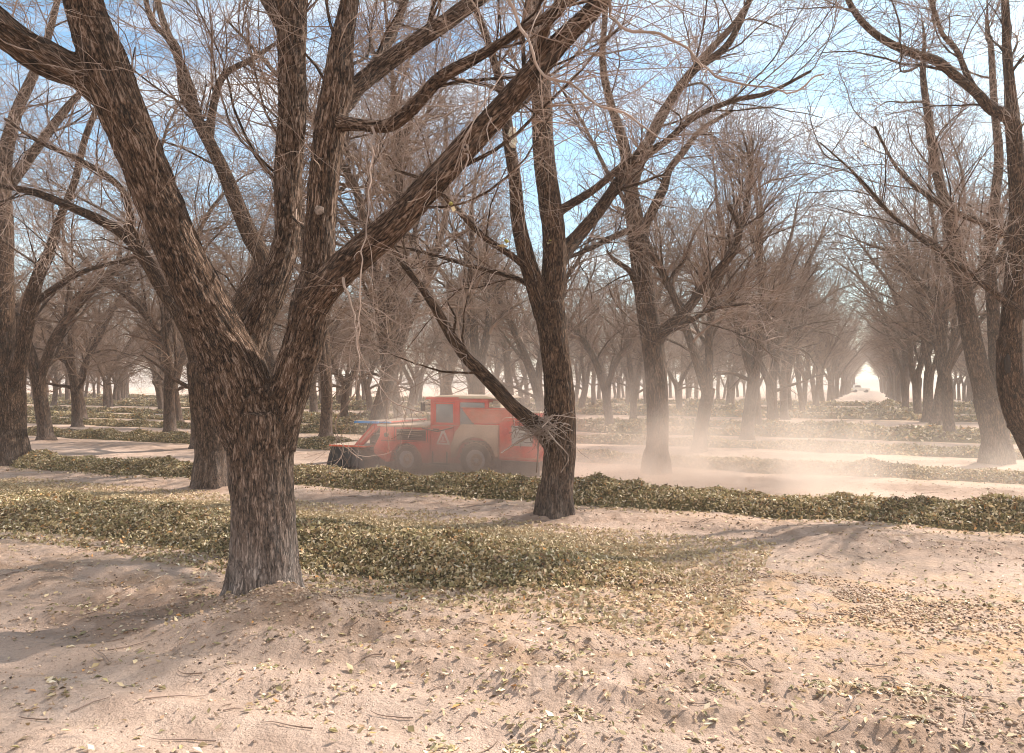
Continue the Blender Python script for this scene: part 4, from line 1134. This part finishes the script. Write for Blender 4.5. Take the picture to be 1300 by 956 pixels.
    bmesh.ops.rotate(bm, cent=(0, 0, 0), matrix=Matrix.Rotation(math.radians(60), 3, 'Z') , verts=bm.verts)
    bmesh.ops.translate(bm, vec=(3.62, -.16, 1.38), verts=bm.verts); bm_tube(bm, (3.5, -.16, 1.2), (3.62, -.16, 1.38), .015); fin('steering_wheel', bm, DARK, co, 0)
    # door with triangle sign
    bm = bmesh.new(); bm_box(bm, 3.34, 3.97, cy0 - .035, cy0 - .003, .36, 1.25); door = fin('door', bm, RED, root, .012)
    bm = bmesh.new(); bm_box(bm, 3.40, 3.56, cy0 - .075, cy0 - .037, 1.14, 1.18); fin('handle', bm, DARK, door, .006)
    cxs, zb, wS, hS = 3.68, .78, .185, .36
    bm = bmesh.new(); bm_poly(bm, [(cxs - wS, zb), (cxs + wS, zb), (cxs + wS, zb + .04), (cxs + .035, zb + hS), (cxs - .035, zb + hS), (cxs - wS, zb + .04)], cy0 - .045, cy0 - .037); sg = fin('warning_triangle', bm, WHITE, door, 0)
    bm = bmesh.new(); bm_poly(bm, [(cxs - wS + .055, zb + .045), (cxs + wS - .055, zb + .045), (cxs, zb + hS - .07)], cy0 - .049, cy0 - .0455); fin('triangle_face', bm, RED2, sg, 0)
    bm = bmesh.new(); bm_box(bm, cxs - .075, cxs + .075, cy0 - .053, cy0 - .0495, zb + .075, zb + .1); bm_box(bm, cxs - .015, cxs + .015, cy0 - .053, cy0 - .0495, zb + .11, zb + .2); fin('triangle_mark', bm, WHITE, sg, 0)
    # big rear fender over the wheel
    arch = [(4.6 + .56 * math.cos(a), .43 + .56 * math.sin(a)) for a in np.radians(np.linspace(172, 8, 14))]
    bm = bmesh.new(); bm_poly(bm, [(3.92, .45)] + arch + [(5.24, .55), (5.24, 1.30), (4.22, 1.30), (4.05, 1.12), (3.93, .80)], Y0 - .02, -.30); fin('fender', bm, TAN, root, .018)
    bm = bmesh.new(); bm_poly(bm, [(3.92, .45)] + arch + [(5.24, .55), (5.24, 1.30), (4.22, 1.30), (4.05, 1.12), (3.93, .80)], .60, Y1 + .02); fin('fender', bm, TAN, root, .018)
    # hopper
    bm = bmesh.new(); bm_poly(bm, [(4.50, 1.34), (5.44, 1.34), (5.56, 1.69), (4.22, 1.69), (4.24, 1.63)], -.93, -.38)
    hp = fin('hopper', bm, PINK, root, .012)
    bm = bmesh.new(); bm_box(bm, 4.20, 5.60, -.95, -.36, 1.692, 1.715); fin('hopper_rim', bm, RED, hp, .006)
    bm = bmesh.new(); bm_box(bm, 4.55, 5.4, Y0 + .03, -.30, 1.302, 1.338); fin('hopper_base', bm, RED2, root, .006)
    # exhaust cage behind the cab
    bm = bmesh.new()
    for k in range(6): bm_box(bm, 4.98, 5.18, -.75, -.35, 1.72 + k * .035, 1.735 + k * .035)
    bm_box(bm, 5.17, 5.19, -.76, -.34, 1.70, 1.93); fin('vent_cage', bm, CREAM, root, .002)
    # rear box with fan housing
    bm = bmesh.new(); bm_poly(bm, [(5.26, .48), (5.26, 1.38), (5.42, 1.50), (6.34, 1.50), (6.40, 1.40), (6.40, .62), (6.28, .46)], Y0, Y1); rb = fin('rear_body', bm, RED, root, .02)
    bm = bmesh.new(); bm_box(bm, 5.60, 6.14, Y0 - .02, Y0 - .003, .82, 1.30); fin('side_panel', bm, GREY, rb, .004)
    bm = bmesh.new(); bm_tube(bm, (5.43, Y0 - .02, 1.15), (5.43, Y0 + .02, 1.15), .085, 24); fin('round_cap', bm, RED2, rb, .004)
    bm = bmesh.new(); bm_box(bm, 5.75, 6.2, -.9, -.3, 1.502, 1.60); fin('top_hatch', bm, RED2, rb, .01)
    bm = bmesh.new(); bm_box(bm, 5.7, 6.28, -.93, -.25, 1.602, 1.63); fin('hatch_lid', bm, CREAM, rb, .006)
    bm = bmesh.new(); bm_box(bm, 5.3, 6.36, Y0 - .012, Y0 - .001, .50, .545); bm_box(bm, 5.3, 6.36, Y0 - .012, Y0 - .001, 1.40, 1.43); fin('trim_rail', bm, PINK, rb, .003)
    bm = bmesh.new(); bm_box(bm, 5.3, 6.3, Y0 + .02, Y0 + .06, .12, .46); fin('rear_skirt', bm, RUB, rb, .005)
    bm = bmesh.new()
    for x in (2.25, 2.75, 3.24): bm_box(bm, x, x + .012, Y0 - .006, Y0 + .01, .84, 1.2)
    bm_box(bm, 1.84, 3.28, Y0 - .006, Y0 + .01, .825, .837); fin('panel_seam', bm, DARK, root, 0)
    for (p, q_) in (((1.5, -.84, 1.0), (2.1, -.96, 1.12)), ((1.35, -.7, .75), (1.95, -.9, .9)), ((3.1, -1.0, 1.18), (4.0, -1.01, 1.22))):
        bm = bmesh.new(); m_ = ((p[0] + q_[0]) / 2, (p[1] + q_[1]) / 2, (p[2] + q_[2]) / 2 - .09)
        bm_tube(bm, p, m_, .018); bm_tube(bm, m_, q_, .018); fin('hose', bm, RUB, root, 0, True)
    bm = bmesh.new(); bm_tube(bm, (3.30, -.93, 1.78), (3.22, -1.12, 1.80), .012); bm_box(bm, 3.18, 3.22, -1.20, -1.05, 1.62, 1.84); fin('mirror', bm, DARK, root, .006)
    bm = bmesh.new(); bm_box(bm, 3.42, 3.9, -1.10, -.96, .30, .335); bm_box(bm, 3.44, 3.47, -1.09, -1.06, .30, .62); bm_box(bm, 3.85, 3.88, -1.09, -1.06, .30, .62); fin('step', bm, DARK, root, .004)
    bm = bmesh.new(); bm_tube(bm, (3.05, .45, 1.24), (3.05, .45, 1.80), .045, 16); bm_tube(bm, (3.05, .45, 1.80), (3.12, .45, 1.88), .035, 16); fin('exhaust_pipe', bm, DARK, root, 0, True)
    # wheels
    def wheel(cx, cz, R, w, ysign, rimmat):
        yc = ysign * (0.98 - w / 2 - 0.01)
        bm = bmesh.new()
        k = -1 if ysign < 0 else 1
        ring_profile(bm, [(R * .56, -w * .42), (R * .78, -w / 2), (R * .93, -w * .46), (R * .99, -w * .33), (R, 0), (R * .99, w * .33), (R * .93, w * .46), (R * .78, w / 2), (R * .56, w * .42)], cx, cz, yc, 48)
        nl = 22
        for i in range(nl):
            a = i / nl * 2 * math.pi
            for sd in (-1, 1):
                v = bm_box(bm, -.018, .018, 0.0, w * .46, R * .97, R * 1.035)
                rot = Matrix.Rotation(-(a + sd * .07), 4, 'Y')
                for q in v:
                    q.co.y = q.co.y * sd
                    q.co.x += abs(q.co.y) * .35
                    q.co = rot @ q.co; q.co += Vector((cx, yc, cz))
        bmesh.ops.recalc_face_normals(bm, faces=bm.faces)
        t = fin('wheel', bm, TYRE, root, 0, False)
        bm = bmesh.new()
        prof = [(0.0001, .02), (R * .14, .02), (R * .15, -.01), (R * .33, -.03), (R * .40, .01), (R * .52, .045), (R * .575, .05), (R * .575, -.03)]
        ring_profile(bm, [(r, k * (w * .40 + o - .03)) for r, o in prof], cx, cz, yc, 40)
        bmesh.ops.recalc_face_normals(bm, faces=bm.faces)
        r = fin('rim', bm, rimmat, t, 0, True)
        bm = bmesh.new()
        for i in range(6):
            a = i / 6 * 2 * math.pi
            bm_tube(bm, (cx + R * .22 * math.cos(a), yc + k * (w * .40 - .05), cz + R * .22 * math.sin(a)), (cx + R * .22 * math.cos(a), yc + k * (w * .40 - .015), cz + R * .22 * math.sin(a)), .012, 8)
        fin('hub_bolts', bm, DARK, t, 0)
        bm = bmesh.new(); bm_tube(bm, (cx, yc + k * (w * .40 - .07), cz), (cx, yc + k * (w * .40 - .028), cz), R * .34, 28); fin('hub', bm, TAN, t, .01)
    for sgn in (-1, 1):
        wheel(4.6, .43, .45, .34, sgn, RIM)
        wheel(2.6, .37, .38, .26, sgn, RIM)

# ------------------------------------------------------------------ small things
def build_small():
    g = np.random.default_rng(55)
    # dead twigs caught in the crotch of the second tree
    d = T2_XY[1] - 0.32
    c = np.array(P(686, 543, d))
    root_loc = c
    N = 170
    st = c + g.normal(0, 1, (N, 3)) * np.array([.17, .12, .08])
    az = g.random(N) * 6.28; el = g.normal(0.0, .5, N)
    dr = np.stack([np.cos(az) * np.cos(el), np.sin(az) * np.cos(el), np.sin(el)], 1)
    L = .15 + .40 * g.random(N)
    st = st - dr * (L / 2)[:, None]
    a1 = grow(st, dr, L, np.full(N, .0065), np.full(N, .003), 8, .2, 0, g)
    M = 18
    st = c + g.normal(0, 1, (M, 3)) * np.array([.12, .1, .05])
    az = g.uniform(-2.9, .6, M); dr = np.stack([np.cos(az) * .9, np.sin(az) * .35, g.uniform(-1.1, .25, M)], 1)
    a2 = grow(st, dr, .35 + .5 * g.random(M), np.full(M, .005), np.full(M, .0022), 9, .2, -.07, g)
    a2b = spawn(*a2, g, 1.6, .3, .7, .3, .4, .6, .004, 5, .2, -.03)
    long = [limb_px([(690, 545, 3, d), (700, 528, 2.5, d - .1), (727, 530, 2, d - .2), (735, 531, 1.6, d - .2)]), limb_px([(686, 548, 5, d), (660, 560, 4.5, d - .1), (636, 575, 3, d - .2)]),
            limb_px([(690, 540, 4, d), (705, 560, 3, d - .3), (722, 580, 2.5, d - .35), (712, 600, 2, d - .35)]), limb_px([(684, 545, 5, d), (683, 575, 4, d - .1), (681, 600, 3, d - .1)])]
    lp = np.array([catmull(l, 9) for l in long])
    me = tube_mesh('twig_tangle', [(a1[0] - c, a1[1], 5), (a2[0] - c, a2[1], 5), (a2b[0] - c, a2b[1], 4), (lp[:, :, :3] - c, lp[:, :, 3] * .6, 6)])
    o = link('twig_tangle', me, mat_twig('dead_twigs', (0.16, 0.115, 0.09), (0.46, 0.37, 0.32)))
    o.location = tuple(c)
    tag(o, 'ragged tangle of broken dead twigs lodged in the crotch of a trunk', 'twig nest')
    # white fluffy tuft hanging on a branch end
    c = np.array(P(651, 172, T2_XY[1] - 0.75))
    bm = bmesh.new()
    for i in range(9):
        r = .035 + .03 * random.random()
        bmesh.ops.create_icosphere(bm, subdivisions=2, radius=r, matrix=Matrix.Translation((random.gauss(0, .02), random.gauss(0, .02), -.02 - i * .028)))
    for v in bm.verts:
        v.co += Vector((random.gauss(0, .006), random.gauss(0, .006), random.gauss(0, .006)))
    o = fin('cotton_tuft', bm, mat_simple('white_fluff', (0.72, 0.68, 0.56), .95, 0, .2, 30.0), None, 0, True)
    o.location = tuple(c + np.array([0, 0, .1]))
    tag(o, 'white fluffy tuft of fibre hanging high on a branch of the second tree', 'tuft')
    # pale vehicle at the far end of the aisle
    x, y = ST(-2.6, 235)
    root = empty('parked_truck', (x, y, 0), math.atan2(BX[1], BX[0]) + .25)
    tag(root, 'tiny pale truck parked at the bright far end of the aisle', 'truck')
    W = mat_simple('pale_truck_paint', (0.75, 0.73, 0.66), .5); DK = mat_simple('truck_dark', (0.05, 0.05, 0.05), .7); YL = mat_simple('yellow_lamp_housing', (0.75, 0.6, 0.08), .5)
    bm = bmesh.new(); bm_poly(bm, [(-2.2, .5), (2.4, .5), (2.4, 1.2), (-2.2, 1.3)], -.9, .9); fin('body', bm, W, root, .05)
    bm = bmesh.new(); bm_poly(bm, [(-1.9, 1.31), (.2, 1.31), (-.1, 2.2), (-1.6, 2.25)], -.8, .8); cab = fin('cab', bm, W, root, .06)
    bm = bmesh.new(); bm_poly(bm, [(-1.6, 1.45), (.0, 1.45), (-.2, 2.0), (-1.5, 2.0)], -.82, .82); fin('window', bm, DK, cab, .01)
    bm = bmesh.new(); bm_box(bm, -2.26, -2.2, -.7, .7, .8, 1.1); fin('front_panel', bm, YL, root, .01)
    for wx in (-1.4, 1.5):
        for wy in (-.85, .85):
            bm = bmesh.new(); bm_tube(bm, (wx, wy - .12, .42), (wx, wy + .12, .42), .42, 20); fin('wheel', bm, DK, root, .03)

# ------------------------------------------------------------------ far land
def build_hills():
    xs = np.linspace(-700, 700, 180)
    h = 3.0 + 9.0 * fbm(xs / 160 + 5, xs * 0, oct=4, seed=13)
    y0, y1, y2 = 520, 640, 760
    v = []
    for yy, k in ((y0, 0), (580, .7), (y1, 1.0), (y2, 0)):
        for x, hh in zip(xs, h): v.append((x, yy, -1 + (hh + 1) * k))
    n = len(xs); q = []
    for r in range(3):
        for i in range(n - 1): q += [r * n + i, r * n + i + 1, (r + 1) * n + i + 1, (r + 1) * n + i]
    me = mesh_np('hills', np.array(v), np.array(q), np.full(len(q) // 4, 4, np.int32), True)
    tag(link('hills', me, mat_simple('far_hills', (0.25, 0.22, 0.2), .95, 0, .2, .01)), kind='structure')

def box_mesh(name, x0, x1, y0, y1, z0, z1):
    bm = bmesh.new(); bm_box(bm, x0, x1, y0, y1, z0, z1); me = bpy.data.meshes.new(name); bm.to_mesh(me); bm.free(); return me

HAZE_D, DUST_D = 0.0013, 0.80
def build_air():
    m = bpy.data.materials.new('haze'); m.use_nodes = True; nt = m.node_tree; nt.nodes.clear()
    out = nd(nt, 'ShaderNodeOutputMaterial'); v = nd(nt, 'ShaderNodeVolumePrincipled')
    v.inputs['Color'].default_value = (1.0, 0.90, 0.82, 1); v.inputs['Density'].default_value = HAZE_D; v.inputs['Anisotropy'].default_value = 0.1
    nt.links.new(v.outputs[0], out.inputs['Volume'])
    o = link('haze', box_mesh('haze', -930, 930, -930, 960, -2.0, 24.0), m); tag(o, kind='stuff')
    # dust thrown up round the machine and drifting off behind it
    m = bpy.data.materials.new('dust'); m.use_nodes = True; nt = m.node_tree; nt.nodes.clear()
    out = nd(nt, 'ShaderNodeOutputMaterial'); v = nd(nt, 'ShaderNodeVolumePrincipled')
    v.inputs['Color'].default_value = (0.96, 0.83, 0.735, 1); v.inputs['Anisotropy'].default_value = 0.3
    tc = nd(nt, 'ShaderNodeTexCoord'); sep = nd(nt, 'ShaderNodeSeparateXYZ'); nt.links.new(tc.outputs['Object'], sep.inputs[0])
    X, Y, Z = sep.outputs
    n = nd(nt, 'ShaderNodeTexNoise', i_Scale=0.7, i_Detail=4.0, i_Roughness=0.6)
    nt.links.new(tc.outputs['Object'], n.inputs['Vector'])
    nz = mathn(nt, 'MULTIPLY', mathn(nt, 'SUBTRACT', n.outputs['Fac'], 0.40), 4.5, clamp=True)
    def bump(axis, c, w):   # smooth hump 1 - ((x-c)/w)^2
        a = mathn(nt, 'DIVIDE', mathn(nt, 'SUBTRACT', axis, c), w)
        return mathn(nt, 'SUBTRACT', 1.0, mathn(nt, 'MULTIPLY', a, a), clamp=True)
    hgt = mathn(nt, 'POWER', 2.718, mathn(nt, 'MULTIPLY', Z, -1.15))
    # X runs along the machine (0 = its front), Y away from the camera
    puff1 = mathn(nt, 'MULTIPLY', bump(X, 4.0, 2.9), bump(Y, -1.2, 0.8))
    plume = mathn(nt, 'MULTIPLY', bump(X, 8.9, 5.2), bump(Y, 0.0, 2.9))
    drift = mathn(nt, 'MULTIPLY', mathn(nt, 'MULTIPLY', bump(X, 13.0, 12.5), bump(Y, 4.0, 5.4)), 0.10)
    tot = mathn(nt, 'ADD', mathn(nt, 'ADD', mathn(nt, 'MULTIPLY', puff1, 1.5), mathn(nt, 'MULTIPLY', plume, .80)), drift)
    gate = mathn(nt, 'ADD', nz, mathn(nt, 'MULTIPLY_ADD', puff1, .55, .16))
    dens = mathn(nt, 'MULTIPLY', mathn(nt, 'MULTIPLY', tot, hgt), mathn(nt, 'MULTIPLY', gate, DUST_D * 2.2))
    nt.links.new(dens, v.inputs['Density']); nt.links.new(v.outputs[0], out.inputs['Volume'])
    ox, oy = ST(-13.30, 17.05)
    o = link('dust_cloud', box_mesh('dust_cloud', .4, 25.5, -2.0, 9.6, -.2, 4.6), m)
    o.location = (ox, oy, 0); o.rotation_euler = (0, 0, math.atan2(BX[1], BX[0]))
    tag(o, 'pale dust thrown up around the red machine and trailing away behind it', 'dust', kind='stuff')

# ------------------------------------------------------------------ light, sky, camera
SUN_AZ_X = 33.0     # degrees from +X towards +Y
SUN_EL = 39.0
def build_light():
    w = bpy.data.worlds.new('World'); scene.world = w; w.use_nodes = True
    nt = w.node_tree; bg = nt.nodes['Background']
    sky = nd(nt, 'ShaderNodeTexSky', sky_type='NISHITA'); sky.sun_disc = False
    sky.sun_elevation = math.radians(SUN_EL); sky.sun_rotation = math.radians(90 - SUN_AZ_X)
    sky.air_density = 1.0; sky.dust_density = 1.0; sky.ozone_density = 1.5
    tc = nd(nt, 'ShaderNodeTexCoord'); sep = nd(nt, 'ShaderNodeSeparateXYZ'); nt.links.new(tc.outputs['Generated'], sep.inputs[0])
    zz = mathn(nt, 'ADD', mathn(nt, 'MAXIMUM', sep.outputs[2], 0.0), 0.16)
    cb = nd(nt, 'ShaderNodeCombineXYZ'); nt.links.new(mathn(nt, 'DIVIDE', sep.outputs[0], zz), cb.inputs[0]); nt.links.new(mathn(nt, 'DIVIDE', sep.outputs[1], zz), cb.inputs[1])
    mp = nd(nt, 'ShaderNodeMapping'); mp.inputs['Scale'].default_value = (0.8, 1.9, 1); mp.inputs['Rotation'].default_value = (0, 0, .35); nt.links.new(cb.outputs[0], mp.inputs['Vector'])
    n = nd(nt, 'ShaderNodeTexNoise', i_Scale=1.1, i_Detail=8.0, i_Roughness=0.58); n.inputs['Distortion'].default_value = .4; nt.links.new(mp.outputs[0], n.inputs['Vector'])
    c = mathn(nt, 'MULTIPLY', mathn(nt, 'SUBTRACT', n.outputs['Fac'], 0.485), 4.5, clamp=True)
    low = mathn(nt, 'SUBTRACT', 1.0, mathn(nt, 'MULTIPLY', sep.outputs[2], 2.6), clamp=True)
    c = mathn(nt, 'ADD', mathn(nt, 'MULTIPLY', c, .85), mathn(nt, 'ADD', mathn(nt, 'MULTIPLY', low, .20), mathn(nt, 'MULTIPLY', mathn(nt, 'MULTIPLY', sep.outputs[1], -1.6, clamp=True), .8)), clamp=True)  # last term: extra unseen cloud behind the camera, added as neutral fill light
    blue = mixc(nt, 1.0, sky.outputs[0], (0.90, 1.18, 1.16), 'MULTIPLY')
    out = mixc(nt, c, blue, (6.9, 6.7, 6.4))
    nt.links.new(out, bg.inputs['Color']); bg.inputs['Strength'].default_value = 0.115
    s = bpy.data.lights.new('sun', 'SUN'); s.energy = 5.0; s.angle = math.radians(.55); s.color = (1, .90, .79)
    o = bpy.data.objects.new('sun', s); COL.objects.link(o)
    a, e = math.radians(SUN_AZ_X), math.radians(SUN_EL)
    dv = Vector((math.cos(a) * math.cos(e), math.sin(a) * math.cos(e), math.sin(e)))
    o.rotation_euler = dv.to_track_quat('Z', 'Y').to_euler(); o.location = dv * 50

def build_camera():
    c = bpy.data.cameras.new('camera'); o = bpy.data.objects.new('camera', c); COL.objects.link(o)
    c.sensor_fit = 'HORIZONTAL'; c.sensor_width = 36; c.lens = 36 * F / 1300; c.shift_y = 10 / 1300
    c.clip_start = 0.05; c.clip_end = 3000
    o.location = (0, 0, CAM_H); o.rotation_euler = (math.radians(90), 0, 0)
    scene.camera = o
    scene.view_settings.view_transform = 'Standard'; scene.view_settings.look = 'None'; scene.view_settings.gamma = 1
    scene.view_settings.exposure = 0.95
    scene.view_settings.use_curve_mapping = False
    cy = scene.cycles
    cy.max_bounces = 5; cy.diffuse_bounces = 3; cy.glossy_bounces = 2; cy.transmission_bounces = 4; cy.transparent_max_bounces = 8; cy.volume_bounces = 2
    cy.use_denoising = True; cy.filter_width = 1.0
    try: cy.denoiser = 'OPENIMAGEDENOISE'
    except Exception: pass
    cy.volume_step_rate = 1.0; cy.volume_max_steps = 64
    cy.caustics_reflective = False; cy.caustics_refractive = False
    cy.sample_clamp_indirect = 4.0

import time as _t
_t0 = _t.time()
def lap(n):
    print('LAP', n, round(_t.time() - _t0, 1))
build_ground(); lap('ground')
build_windrows(); lap('windrows')
build_litter(); lap('litter')
build_heroes(); lap('heroes')
build_orchard(); lap('orchard')
build_harvester(); lap('harvester')
build_small(); build_hills(); build_air(); lap('air')
build_light(); build_camera()
